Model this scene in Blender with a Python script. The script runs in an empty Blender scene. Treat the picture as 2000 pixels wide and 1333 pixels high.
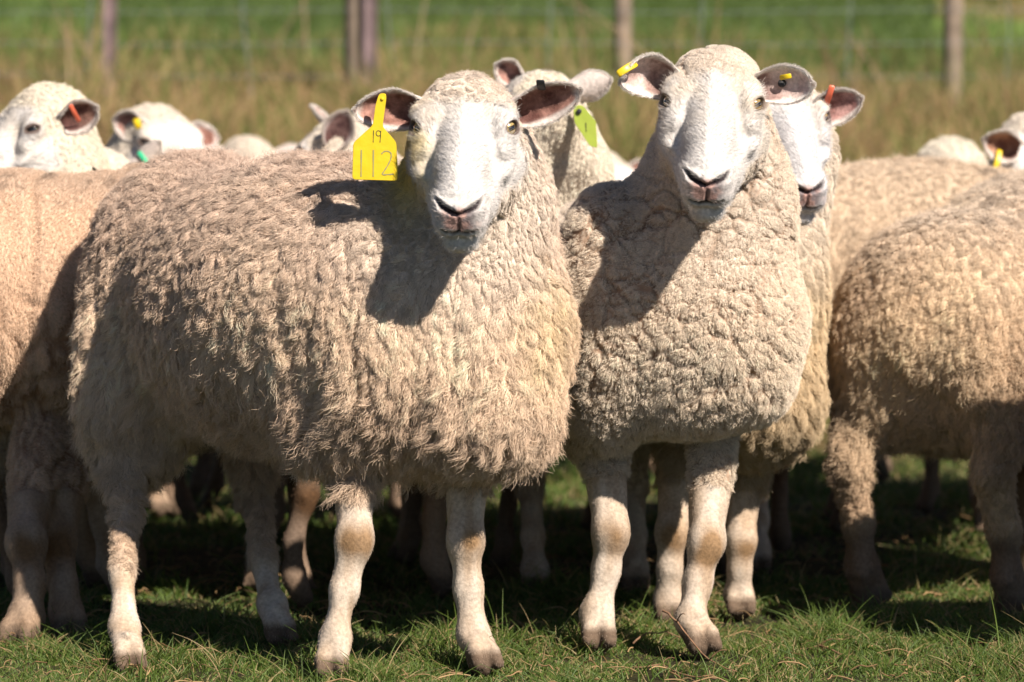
import bpy, math, random, sys, os
import numpy as np
from math import radians, sin, cos, pi
from mathutils import Vector, Matrix, kdtree

rng = np.random.default_rng(7)
random.seed(7)
SC = bpy.context.scene
COL = SC.collection

# ------------------------------------------------------------------ camera
FPX, YH, CAMH = 7200.0, 360.0, 0.80          # focal length in px of the 2000 px frame, horizon row, camera height
TH = math.atan((666.5 - YH) / FPX)
cam_d = bpy.data.cameras.new('camera')
cam = bpy.data.objects.new('camera', cam_d)
COL.objects.link(cam)
cam.location = (0, 0, CAMH)
cam.rotation_euler = (pi / 2 - TH, 0, 0)
cam_d.sensor_width = 36
cam_d.lens = 36 * FPX / 2000
cam_d.clip_start = 0.1
cam_d.clip_end = 3000
cam_d.dof.use_dof = True
cam_d.dof.focus_distance = 5.98
cam_d.dof.aperture_fstop = 4.6
SC.camera = cam

# ------------------------------------------------------------------ light
SUN_AZ = radians(40)      # to the right of the camera axis, in front of the flock
SUN_EL = radians(42)
w = bpy.data.worlds.new('World')
SC.world = w
w.use_nodes = True
nt = w.node_tree
bg = nt.nodes['Background']
sky = nt.nodes.new('ShaderNodeTexSky')
sky.sky_type = 'NISHITA'
sky.sun_disc = False
sky.sun_elevation = SUN_EL
sdir = Vector((sin(SUN_AZ) * cos(SUN_EL), -cos(SUN_AZ) * cos(SUN_EL), sin(SUN_EL)))   # towards the sun
sky.sun_rotation = math.atan2(sdir.x, sdir.y)
sky.air_density = 0.6
sky.dust_density = 0.2
nt.links.new(sky.outputs[0], bg.inputs[0])
bg.inputs[1].default_value = 0.05
sl = bpy.data.lights.new('sun', 'SUN')
sl.energy = 5.0
sl.angle = radians(0.5)
sl.color = (1.0, 0.905, 0.80)
so = bpy.data.objects.new('sun', sl)
COL.objects.link(so)
so.rotation_euler = sdir.to_track_quat('Z', 'Y').to_euler()
so.location = (4, -6, 6)
SC.view_settings.view_transform = 'Standard'
SC.view_settings.look = 'None'
SC.view_settings.exposure = 0.84
SC.view_settings.gamma = 1.0
SC.cycles.max_bounces = 8
SC.cycles.diffuse_bounces = 2
SC.cycles.transparent_max_bounces = 8


def pt(px, py, Y):
    """world point that the photograph shows at pixel (px, py), at depth Y"""
    x = (px - 1000) / FPX
    y = (666.5 - py) / FPX
    d = np.array([x, cos(TH) + y * sin(TH), -sin(TH) + y * cos(TH)])
    return np.array([0, 0, CAMH]) + d * (Y / d[1])


# ------------------------------------------------------------------ numpy noise
def _h(ix, iy, iz, s):
    n = (ix * 374761393 + iy * 668265263 + iz * 2147483647 + s * 1274126177) & 0xffffffff
    n = ((n ^ (n >> 13)) * 1103515245) & 0xffffffff
    n = ((n ^ (n >> 16)) * 2246822519) & 0xffffffff
    return ((n ^ (n >> 15)) & 0xffffff) / float(0xffffff)


def noise(p, f=1.0, seed=0):
    """value noise in -1..1, p (n,3)"""
    q = np.asarray(p, float) * f
    i = np.floor(q).astype(np.int64)
    u = q - i
    u = u * u * (3 - 2 * u)
    r = 0
    for dx in (0, 1):
        for dy in (0, 1):
            for dz in (0, 1):
                wgt = (u[:, 0] if dx else 1 - u[:, 0]) * (u[:, 1] if dy else 1 - u[:, 1]) * (u[:, 2] if dz else 1 - u[:, 2])
                r = r + wgt * _h(i[:, 0] + dx, i[:, 1] + dy, i[:, 2] + dz, seed)
    return r * 2 - 1


def fbm(p, f, seed=0, o=3):
    r, a, t = 0, 1.0, 0
    for k in range(o):
        r = r + a * noise(p, f * 2 ** k, seed + 17 * k)
        t += a
        a *= .5
    return r / t


def voro(p, f, seed=0):
    """F1, F2 distances of a cellular pattern (in cells)"""
    q = np.asarray(p, float) * f
    i = np.floor(q).astype(np.int64)
    f1 = np.full(len(q), 9.0)
    f2 = np.full(len(q), 9.0)
    for dx in (-1, 0, 1):
        for dy in (-1, 0, 1):
            for dz in (-1, 0, 1):
                a, b, c = i[:, 0] + dx, i[:, 1] + dy, i[:, 2] + dz
                s = np.stack([a + _h(a, b, c, seed), b + _h(a, b, c, seed + 1), c + _h(a, b, c, seed + 2)], 1)
                d = np.sqrt(((s - q) ** 2).sum(1))
                m = d < f1
                f2 = np.where(m, f1, np.minimum(f2, d))
                f1 = np.where(m, d, f1)
    return f1, f2


def sstep(a, b, x):
    t = np.clip((x - a) / (b - a), 0, 1)
    return t * t * (3 - 2 * t)


def unit(v):
    v = np.asarray(v, float)
    return v / np.maximum(np.linalg.norm(v, axis=-1, keepdims=True), 1e-9)


# ------------------------------------------------------------------ implicit surfaces -> mesh
class Field:
    def __init__(s, lo, hi, h):
        s.lo = np.array(lo, float)
        s.h = h
        n = np.ceil((np.array(hi) - s.lo) / h).astype(int) + 1
        s.ax = [(s.lo[k] + h * np.arange(n[k])).astype(np.float32) for k in range(3)]
        s.F = np.full(n, 9.0, np.float32)

    def box(s, lo, hi):
        sl = []
        for k in range(3):
            a = int(np.clip(math.floor((lo[k] - s.lo[k]) / s.h), 0, len(s.ax[k])))
            b = int(np.clip(math.ceil((hi[k] - s.lo[k]) / s.h) + 1, 0, len(s.ax[k])))
            sl.append(slice(a, b))
        X = s.ax[0][sl[0]][:, None, None]
        Y = s.ax[1][sl[1]][None, :, None]
        Z = s.ax[2][sl[2]][None, None, :]
        return tuple(sl), X, Y, Z

    def comb(s, sl, d, k, mode):
        a = s.F[sl]
        if mode == 'add':
            h = np.maximum(k - np.abs(a - d), 0) / k
            s.F[sl] = np.minimum(a, d) - h * h * k * .25
        else:
            d = -d
            h = np.maximum(k - np.abs(a - d), 0) / k
            s.F[sl] = np.maximum(a, d) + h * h * k * .25

    def ell(s, c, r, M=None, k=.03, mode='add'):
        c = np.asarray(c, float)
        M = np.eye(3) if M is None else np.asarray(M, float)     # rows: the axes
        m = max(r) + k + 3 * s.h
        e = np.sqrt(((M * np.asarray(r)[:, None]) ** 2).sum(0)) + k + 3 * s.h
        sl, X, Y, Z = s.box(c - e, c + e)
        if min(s.F[sl].shape) == 0:
            return
        x, y, z = X - c[0], Y - c[1], Z - c[2]
        k0 = 0
        k1 = 0
        for a in range(3):
            u = (M[a, 0] * x + M[a, 1] * y + M[a, 2] * z) / r[a]
            k0 = k0 + u * u
            k1 = k1 + (u / r[a]) ** 2
        k0 = np.sqrt(k0)
        k1 = np.sqrt(k1) + 1e-6
        s.comb(sl, (k0 * (k0 - 1) / k1).astype(np.float32), k, mode)

    def cone(s, a, b, ra, rb, k=.03, mode='add'):
        a = np.asarray(a, float)
        b = np.asarray(b, float)
        e = max(ra, rb) + k + 3 * s.h
        sl, X, Y, Z = s.box(np.minimum(a, b) - e, np.maximum(a, b) + e)
        if min(s.F[sl].shape) == 0:
            return
        d = b - a
        L = (d ** 2).sum()
        t = np.clip(((X - a[0]) * d[0] + (Y - a[1]) * d[1] + (Z - a[2]) * d[2]) / L, 0, 1)
        q = np.sqrt((X - a[0] - t * d[0]) ** 2 + (Y - a[1] - t * d[1]) ** 2 + (Z - a[2] - t * d[2]) ** 2)
        s.comb(sl, (q - ra - (rb - ra) * t).astype(np.float32), k, mode)

    def mesh(s):
        F = s.F
        ins = F < 0
        n = F.shape
        c = np.zeros((n[0] - 1, n[1] - 1, n[2] - 1), np.int8)
        for dx in (0, 1):
            for dy in (0, 1):
                for dz in (0, 1):
                    c += ins[dx:n[0] - 1 + dx, dy:n[1] - 1 + dy, dz:n[2] - 1 + dz]
        act = (c > 0) & (c < 8)
        idx = np.argwhere(act)
        num = np.full(act.shape, -1, np.int64)
        num[act] = np.arange(len(idx))
        P = np.zeros((len(idx), 3))
        W = np.zeros(len(idx))
        for ax in range(3):
            o = [0, 0, 0]
            o[ax] = 1
            oth = [k for k in range(3) if k != ax]
            for u in (0, 1):
                for v in (0, 1):
                    c0 = np.zeros(3, int)
                    c0[oth[0]] = u
                    c0[oth[1]] = v
                    i0 = idx + c0
                    i1 = i0 + o
                    f0 = F[i0[:, 0], i0[:, 1], i0[:, 2]]
                    f1 = F[i1[:, 0], i1[:, 1], i1[:, 2]]
                    m = (f0 < 0) != (f1 < 0)
                    t = np.where(m, f0 / np.where(m, f0 - f1, 1), 0)
                    p = c0 + t[:, None] * np.array(o)
                    P += p * m[:, None]
                    W += m
        P = (idx + P / W[:, None]) * s.h + s.lo
        quads = []
        for ax in range(3):
            a1, a2 = [(1, 2), (2, 0), (0, 1)][ax]
            sl0 = [slice(1, n[k] - 1) for k in range(3)]
            sl1 = [slice(1, n[k] - 1) for k in range(3)]
            sl0[ax] = slice(0, n[ax] - 1)
            sl1[ax] = slice(1, n[ax])
            A = ins[tuple(sl0)]
            B = ins[tuple(sl1)]
            for sgn in (0, 1):
                e = np.argwhere((A & ~B) if sgn == 0 else (~A & B))
                off = np.ones(3, int)
                off[ax] = 0
                e = e + off
                q = []
                for (u, v) in ((-1, -1), (0, -1), (0, 0), (-1, 0)):
                    w_ = e.copy()
                    w_[:, a1] += u
                    w_[:, a2] += v
                    q.append(num[w_[:, 0], w_[:, 1], w_[:, 2]])
                q = np.stack(q, 1)
                if sgn:
                    q = q[:, ::-1]
                quads.append(q)
        Q = np.concatenate(quads)
        return P, Q


def grid_normals(P, Q):
    """smooth vertex normals of a quad or triangle mesh"""
    a = P[Q[:, 2]] - P[Q[:, 0]]
    b = P[Q[:, -1]] - P[Q[:, 1]] if Q.shape[1] == 4 else P[Q[:, 1]] - P[Q[:, 0]]
    n = np.cross(a, b) if Q.shape[1] == 4 else np.cross(b, a)
    N = np.zeros_like(P)
    for k in range(Q.shape[1]):
        np.add.at(N, Q[:, k], n)
    return unit(N)


def smooth_mesh(P, Q, it=2, lam=.5):
    for _ in range(it):
        S = np.zeros_like(P)
        W = np.zeros(len(P))
        for k in range(4):
            a, b = Q[:, k], Q[:, (k + 1) % 4]
            np.add.at(S, a, P[b])
            np.add.at(S, b, P[a])
            np.add.at(W, a, 1)
            np.add.at(W, b, 1)
        P = P + lam * (S / np.maximum(W, 1)[:, None] - P)
    return P


def link_mesh(name, P, faces, mat, parent=None, color=None, origin=(0, 0, 0), smooth=True):
    me = bpy.data.meshes.new(name)
    P = np.asarray(P, float) - np.asarray(origin)
    if isinstance(faces, np.ndarray):
        faces = [faces]
    if isinstance(faces, list) and len(faces) and isinstance(faces[0], np.ndarray):
        nl = sum(f.size for f in faces)
        nf = sum(len(f) for f in faces)
        me.vertices.add(len(P))
        me.vertices.foreach_set('co', P.astype(np.float32).ravel())
        me.loops.add(nl)
        me.loops.foreach_set('vertex_index', np.concatenate([f.ravel() for f in faces]).astype(np.int32))
        me.polygons.add(nf)
        st, c = [], 0
        for f in faces:
            st.append(c + np.arange(len(f)) * f.shape[1])
            c += f.size
        me.polygons.foreach_set('loop_start', np.concatenate(st).astype(np.int32))
        me.update(calc_edges=True)
    else:
        me.from_pydata([tuple(v) for v in P], [], faces)
    if smooth:
        me.polygons.foreach_set('use_smooth', np.ones(len(me.polygons), bool))
    if color is not None:
        ca = me.color_attributes.new('Col', 'FLOAT_COLOR', 'POINT')
        c4 = np.ones((len(P), 4), np.float32)
        c4[:, :3] = color
        ca.data.foreach_set('color', c4.ravel())
    me.materials.append(mat)
    o = bpy.data.objects.new(name, me)
    COL.objects.link(o)
    if parent is not None:
        o.parent = parent
    return o


def link_hair(name, PTS, rad, col, mat, parent=None, origin=(0, 0, 0)):
    """PTS (n strands, k points, 3); rad (k,) or (n,k); col (n,3)"""
    n, k = PTS.shape[:2]
    hc = bpy.data.hair_curves.new(name)
    hc.add_curves([k] * n)
    pts = (PTS - np.asarray(origin)).astype(np.float32)
    hc.attributes['position'].data.foreach_set('vector', pts.ravel())
    ra = hc.attributes.get('radius') or hc.attributes.new('radius', 'FLOAT', 'POINT')
    R = np.broadcast_to(rad, (n, k)).astype(np.float32)
    ra.data.foreach_set('value', np.ascontiguousarray(R).ravel())
    ca = hc.attributes.new('Col', 'FLOAT_COLOR', 'CURVE')
    c4 = np.ones((n, 4), np.float32)
    c4[:, :3] = col
    ca.data.foreach_set('color', c4.ravel())
    hc.materials.append(mat)
    o = bpy.data.objects.new(name, hc)
    COL.objects.link(o)
    if parent is not None:
        o.parent = parent
    return o


def tag(o, label=None, cat=None, group=None, kind=None):
    for k, v in (('label', label), ('category', cat), ('group', group), ('kind', kind)):
        if v:
            o[k] = v
    return o


def empty(name, loc):
    o = bpy.data.objects.new(name, None)
    COL.objects.link(o)
    o.location = loc
    o.empty_display_size = .1
    return o


# ------------------------------------------------------------------ materials
def mat_new(name):
    m = bpy.data.materials.new(name)
    m.use_nodes = True
    t = m.node_tree
    return m, t, t.nodes['Principled BSDF'], t.nodes.new, t.links.new


def m_skin():
    m, t, b, N, L = mat_new('sheep_coat')
    a = N('ShaderNodeAttribute')
    a.attribute_name = 'Col'
    tc = N('ShaderNodeTexCoord')
    n1 = N('ShaderNodeTexNoise')
    n1.inputs['Scale'].default_value = 170
    n1.inputs['Detail'].default_value = 4
    L(tc.outputs['Object'], n1.inputs['Vector'])
    mr = N('ShaderNodeMapRange')
    mr.inputs[1].default_value = .3
    mr.inputs[2].default_value = .7
    mr.inputs[3].default_value = .72
    mr.inputs[4].default_value = 1.12
    L(n1.outputs['Fac'], mr.inputs[0])
    mx = N('ShaderNodeMix')
    mx.data_type = 'RGBA'
    mx.blend_type = 'MULTIPLY'
    mx.inputs[0].default_value = 1
    L(a.outputs['Color'], mx.inputs[6])
    L(mr.outputs[0], mx.inputs[7])
    L(mx.outputs[2], b.inputs['Base Color'])
    bp = N('ShaderNodeBump')
    bp.inputs['Strength'].default_value = .5
    bp.inputs['Distance'].default_value = .002
    L(n1.outputs['Fac'], bp.inputs['Height'])
    L(bp.outputs[0], b.inputs['Normal'])
    b.inputs['Roughness'].default_value = .85
    b.inputs['Specular IOR Level'].default_value = .15
    return m


def m_hair(name, rough=.55, spec=.35, trans=.12):
    m, t, b, N, L = mat_new(name)
    a = N('ShaderNodeAttribute')
    a.attribute_name = 'Col'
    b.inputs['Roughness'].default_value = rough
    b.inputs['Specular IOR Level'].default_value = spec
    L(a.outputs['Color'], b.inputs['Base Color'])
    tr = N('ShaderNodeBsdfTranslucent')
    L(a.outputs['Color'], tr.inputs['Color'])
    ms = N('ShaderNodeMixShader')
    ms.inputs[0].default_value = trans
    L(b.outputs[0], ms.inputs[1])
    L(tr.outputs[0], ms.inputs[2])
    L(ms.outputs[0], t.nodes['Material Output'].inputs[0])
    return m


def m_simple(name, col, rough=.5, spec=.5, attr=False, coat=0, noise_amt=0, nscale=40):
    m, t, b, N, L = mat_new(name)
    b.inputs['Roughness'].default_value = rough
    b.inputs['Specular IOR Level'].default_value = spec
    b.inputs['Coat Weight'].default_value = coat
    b.inputs['Coat Roughness'].default_value = .03
    b.inputs['Base Color'].default_value = (*col, 1)
    src = None
    if attr:
        a = N('ShaderNodeAttribute')
        a.attribute_name = 'Col'
        src = a.outputs['Color']
        L(src, b.inputs['Base Color'])
    if noise_amt:
        tc = N('ShaderNodeTexCoord')
        n1 = N('ShaderNodeTexNoise')
        n1.inputs['Scale'].default_value = nscale
        n1.inputs['Detail'].default_value = 5
        L(tc.outputs['Object'], n1.inputs['Vector'])
        mr = N('ShaderNodeMapRange')
        mr.inputs[1].default_value = .3
        mr.inputs[2].default_value = .7
        mr.inputs[3].default_value = 1 - noise_amt
        mr.inputs[4].default_value = 1 + noise_amt * .5
        L(n1.outputs['Fac'], mr.inputs[0])
        mx = N('ShaderNodeMix')
        mx.data_type = 'RGBA'
        mx.blend_type = 'MULTIPLY'
        mx.inputs[0].default_value = 1
        mx.inputs[6].default_value = (*col, 1)
        if src:
            L(src, mx.inputs[6])
        L(mr.outputs[0], mx.inputs[7])
        L(mx.outputs[2], b.inputs['Base Color'])
        bp = N('ShaderNodeBump')
        bp.inputs['Strength'].default_value = .3
        bp.inputs['Distance'].default_value = .003
        L(n1.outputs['Fac'], bp.inputs['Height'])
        L(bp.outputs[0], b.inputs['Normal'])
    return m


M_SKIN = m_skin()
M_WOOL = m_hair('wool', .6, .3, .10)
M_FUR = m_hair('short_hair', .5, .35, .10)
M_EYE = m_simple('eye', (.3, .15, .03), .08, .6, attr=True, coat=1)
M_TAG = m_simple('yellow_plastic', (.66, .47, .012), .38, .45, noise_amt=.06, nscale=60)
M_LIME = m_simple('lime_plastic', (.34, .42, .06), .4, .45, noise_amt=.08)
M_SALMON = m_simple('salmon_plastic', (.80, .17, .09), .4, .45, noise_amt=.08)
M_GREEN = m_simple('green_plastic', (.06, .55, .28), .4, .45, noise_amt=.08)
M_BLACK = m_simple('black_rubber', (.02, .02, .022), .45, .4)
M_INK = m_simple('ink', (.085, .09, .03), .6, .2)
M_PENCIL = m_simple('pencil_grey', (.27, .25, .12), .6, .2)
M_LBLK = m_simple('button_black', (.03, .03, .03), .5, .3)
M_HORN = m_simple('hoof_horn', (.09, .06, .04), .55, .3, noise_amt=.3, nscale=60)


# ------------------------------------------------------------------ sheep
def frame_from(yaw, pitch, roll=0):
    """yaw 0 faces the camera, + turns to photo right; pitch = how far the nose points below level"""
    yaw, pitch, roll = radians(yaw), radians(pitch), radians(roll)
    d = np.array([sin(yaw), -cos(yaw), 0])
    z = np.array([0, 0, 1.0])
    F = cos(pitch) * d - sin(pitch) * z
    N = sin(pitch) * d + cos(pitch) * z
    R = np.cross(N, F)
    if roll:
        c, s = cos(roll), sin(roll)
        # roll about the horizontal facing direction
        def rot(v):
            return v * c + np.cross(d, v) * s + d * np.dot(d, v) * (1 - c)
        F, N, R = rot(F), rot(N), rot(R)
    return R, F, N


def ear_surface(base, E, Q, L, W, cupA=(2.0, .75), droop=.0, curl=.0, nu=34, nv=25, th=.0045, tiproll=0):
    """leaf shaped cup: E runs along the ear, Q is where the opening faces"""
    E = unit(E)
    Q = unit(Q - np.dot(Q, E) * E)
    V = np.cross(E, Q)
    u = np.linspace(0, 1, nu)
    v = np.linspace(-1, 1, nv)
    U, Vv = np.meshgrid(u, v, indexing='ij')
    prof = .42 * (1 - sstep(0, .45, u)) + np.sin(pi * np.clip(u, 0, 1) ** .85) ** .62 * sstep(-.25, .5, u)
    prof = np.clip(prof, 0, 1) * np.sqrt(np.clip((1 - u) / .10, 0, 1)) ** .8 + .02
    wd = W * prof
    A = cupA[0] + (cupA[1] - cupA[0]) * sstep(0, .6, u)
    rho = wd / np.maximum(np.sin(np.minimum(A, pi / 2)), .25)
    ang = Vv * A[:, None]
    lat = rho[:, None] * np.sin(ang)
    dep = rho[:, None] * (1 - np.cos(ang))
    # tips roll over towards Q
    cx = U * L
    cz = curl * L * U ** 2.5
    cx = cx - abs(curl) * .5 * L * U ** 4
    P = base + cx[..., None] * E + lat[..., None] * V + (dep + cz)[..., None] * Q
    P = P + np.array([0, 0, -1.0]) * (droop * L * U ** 2)[..., None]
    if tiproll:
        P = P + Q * (tiproll * W * sstep(.3, 1, np.abs(Vv)) * sstep(.3, .9, U))[..., None]
    # normals of the sheet
    du = np.gradient(P, axis=0)
    dv = np.gradient(P, axis=1)
    n = unit(np.cross(du, dv))
    if np.dot(n[nu // 2, nv // 2], Q) < 0:
        n = -n
    thm = th * np.sqrt(np.clip(1 - Vv ** 2, 0, 1) * .8 + .2) * (1 + 1.3 * (1 - sstep(0, .3, U)))
    front = P + n * (thm * .5)[..., None]
    back = P - n * (thm * .5)[..., None]
    PP = np.concatenate([front.reshape(-1, 3), back.reshape(-1, 3)])
    idf = np.arange(nu * nv).reshape(nu, nv)
    idb = idf + nu * nv
    q = []
    flip = np.dot(np.cross(du[nu // 2, nv // 2], dv[nu // 2, nv // 2]), Q) < 0
    f = np.stack([idf[:-1, :-1], idf[1:, :-1], idf[1:, 1:], idf[:-1, 1:]], -1).reshape(-1, 4)
    b = np.stack([idb[:-1, :-1], idb[:-1, 1:], idb[1:, 1:], idb[1:, :-1]], -1).reshape(-1, 4)
    s0 = np.stack([idf[:-1, 0], idb[:-1, 0], idb[1:, 0], idf[1:, 0]], -1)
    s1 = np.stack([idf[:-1, -1], idf[1:, -1], idb[1:, -1], idb[:-1, -1]], -1)
    s2 = np.stack([idf[-1, :-1], idb[-1, :-1], idb[-1, 1:], idf[-1, 1:]], -1)
    s3 = np.stack([idf[0, :-1], idf[0, 1:], idb[0, 1:], idb[0, :-1]], -1)
    qq = np.concatenate([f, b, s0, s1, s2, s3])
    if flip:
        qq = qq[:, ::-1]
    uu = np.concatenate([U.ravel(), U.ravel()])
    vv = np.concatenate([Vv.ravel(), Vv.ravel()])
    side = np.concatenate([np.ones(nu * nv), -np.ones(nu * nv)])
    return PP, qq, uu, vv, side, (P, n, U, Vv)


def sdf_head(f, O, R, F, N, sc=1.0, eye_open=1.0, long=1.0):
    """head prims in (r, s, n) metres; O = midpoint between the eyes on the brow"""
    M = np.stack([R, F, N])

    def W(r, s, n):
        return O + (R * r + F * s * long + N * n) * sc
    E = lambda c, rr, k=.02, mode='add', MM=M: f.ell(W(*c), [x * sc for x in rr], MM, k * sc, mode)
    C = lambda a, b, ra, rb, k=.02, mode='add': f.cone(W(*a), W(*b), ra * sc, rb * sc, k * sc, mode)
    # skull, brow and poll
    E((0, -.062, -.058), (.070, .082, .066), .03)
    E((0, -.025, -.035), (.060, .050, .036), .03)
    # nose bridge, slightly roman
    C((0, -.01, -.040), (0, .060, -.036), .040, .0375, .02)
    C((0, .060, -.036), (0, .125, -.040), .0375, .0345, .02)
    E((0, .055, -.020), (.026, .075, .021), .02)
    for s in (-1, 1):
        # cheeks and jaw
        C((s * .043, -.020, -.085), (s * .022, .095, -.070), .040, .024, .03)
        C((s * .036, -.02, -.125), (s * .012, .115, -.082), .038, .017, .03)
        E((s * .050, -.025, -.100), (.030, .058, .048), .03)
        # brow ridge over each eye, cheek bone under it
        E((s * .054, -.030, -.008), (.022, .026, .015), .016)
        E((s * .060, .028, -.050), (.016, .034, .012), .018)
        # eye ball bed with lids
        E((s * .0610, -.008, -.0205), (.0215, .025, .0200), .012)
        E((s * .056, .020, -.032), (.018, .024, .016), .014)
    # muzzle
    E((0, .132, -.044), (.0395, .040, .036), .02)
    E((0, .140, -.056), (.0375, .032, .026), .012)
    for s in (-1, 1):
        E((s * .0170, .160, -.050), (.0205, .018, .020), .012)
        E((s * .020, .152, -.028), (.017, .018, .015), .010)
    E((0, .160, -.030), (.014, .014, .014), .010)
    # lower lip and chin
    E((0, .130, -.090), (.030, .040, .021), .014)
    E((0, .160, -.085), (.0255, .019, .0185), .006)
    for s in (-1, 1):
        E((s * .056, .074, -.026), (.006, .030, .008), .024, 'sub')
    # eye openings
    for s in (-1, 1):
        n_out = unit(R * s * .74 + F * .42 + N * .50)
        f_al = F * .50 - R * s * .85
        f_al = unit(f_al - np.dot(f_al, n_out) * n_out)
        up = np.cross(n_out, f_al)
        c = W(s * .0610, -.010, -.0200)
        c2 = c + n_out * .020 * sc
        f.ell(c2, [.0140 * sc, .0085 * sc * eye_open, .016 * sc], np.stack([f_al, up, n_out]), .003, 'sub')
        f.ell(c, [.0146 * sc] * 3, None, .001, 'sub')
    return W


def face_fields(p, O, R, F, N, sc):
    q = (p - O) / sc
    return q @ R, q @ F, q @ N


WOOL_STYLES = {}


def gr(a, b, t):
    return np.asarray(a) + (np.asarray(b) - np.asarray(a)) * np.asarray(t)[..., None]


def sample_surface(P, T, N, dens, attrs):
    """random roots on triangles; dens = expected strands per m2 at each vertex"""
    a, b, c = P[T[:, 0]], P[T[:, 1]], P[T[:, 2]]
    area = np.linalg.norm(np.cross(b - a, c - a), axis=1) * .5
    lam = area * dens[T].mean(1)
    cnt = np.floor(lam + rng.random(len(lam))).astype(int)
    ti = np.repeat(np.arange(len(T)), cnt)
    n = len(ti)
    r1 = np.sqrt(rng.random(n))
    r2 = rng.random(n)
    w0, w1, w2 = 1 - r1, r1 * (1 - r2), r1 * r2
    def itp(A):
        A0, A1, A2 = A[T[ti, 0]], A[T[ti, 1]], A[T[ti, 2]]
        if A.ndim == 1:
            return A0 * w0 + A1 * w1 + A2 * w2
        return A0 * w0[:, None] + A1 * w1[:, None] + A2 * w2[:, None]
    return itp(P), unit(itp(N)), [itp(A) for A in attrs]


def nearest(cent, pts):
    kd = kdtree.KDTree(len(cent))
    for i, c in enumerate(cent):
        kd.insert(c, i)
    kd.balance()
    return np.array([kd.find(p)[1] for p in pts])


def cull_density(P, N):
    """fewer strands where the photograph cannot look: far side and well outside the frame"""
    v = unit(np.array([0, 0, CAMH]) - P)
    facing = (v * N).sum(1)
    d = np.where(facing > -.25, 1.0, .30)
    px = 1000 + FPX * P[:, 0] / P[:, 1]
    d = d * np.where((px > -160) & (px < 2160), 1, .3)
    return d


def strands(roots, nrm, T, length, k, lift, curl_a, curl_f, seed, clump=None, clump_k=.5, grav=.0, phase=None, jitter=.25, var=(.7, 1.2)):
    n = len(roots)
    T = unit(T - (T * nrm).sum(1)[:, None] * nrm + rng.normal(0, 1, (n, 3)) * jitter * .5)
    lift = np.broadcast_to(lift, (n,))
    L = np.broadcast_to(length, (n,)) * rng.uniform(var[0], var[1], n)
    d0 = unit(nrm * (lift + .25)[:, None] + T * (1 - lift)[:, None])
    d1 = unit(nrm * (lift * .6)[:, None] + T * (1.05 - lift)[:, None] + np.array([0, 0, -1.0]) * grav)
    B = unit(np.cross(d1, nrm) + 1e-4)
    C = np.cross(d1, B)
    if phase is None:
        phase = rng.uniform(0, 2 * pi, n)
    ca = np.broadcast_to(curl_a, (n,))
    cf = np.broadcast_to(curl_f, (n,))
    out = np.zeros((n, k, 3))
    for j in range(k):
        t = j / (k - 1)
        p = roots + (d0 * (t - .45 * t * t) + d1 * (.45 * t * t)) * L[:, None]
        a = ca * (t ** .8) * (L / np.maximum(np.mean(L), 1e-6)) ** .5
        ph = phase + cf * t
        p = p + B * (a * np.cos(ph) - a * np.cos(phase))[:, None] + C * (a * np.sin(ph) - a * np.sin(phase))[:, None] * .7
        if clump is not None:
            p = p + clump * (clump_k * t ** 1.1)
        out[:, j] = p
    return out


def taper(k, r0, r1=.35):
    t = np.linspace(0, 1, k)
    return r0 * (1 - (1 - r1) * t ** 2)


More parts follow.
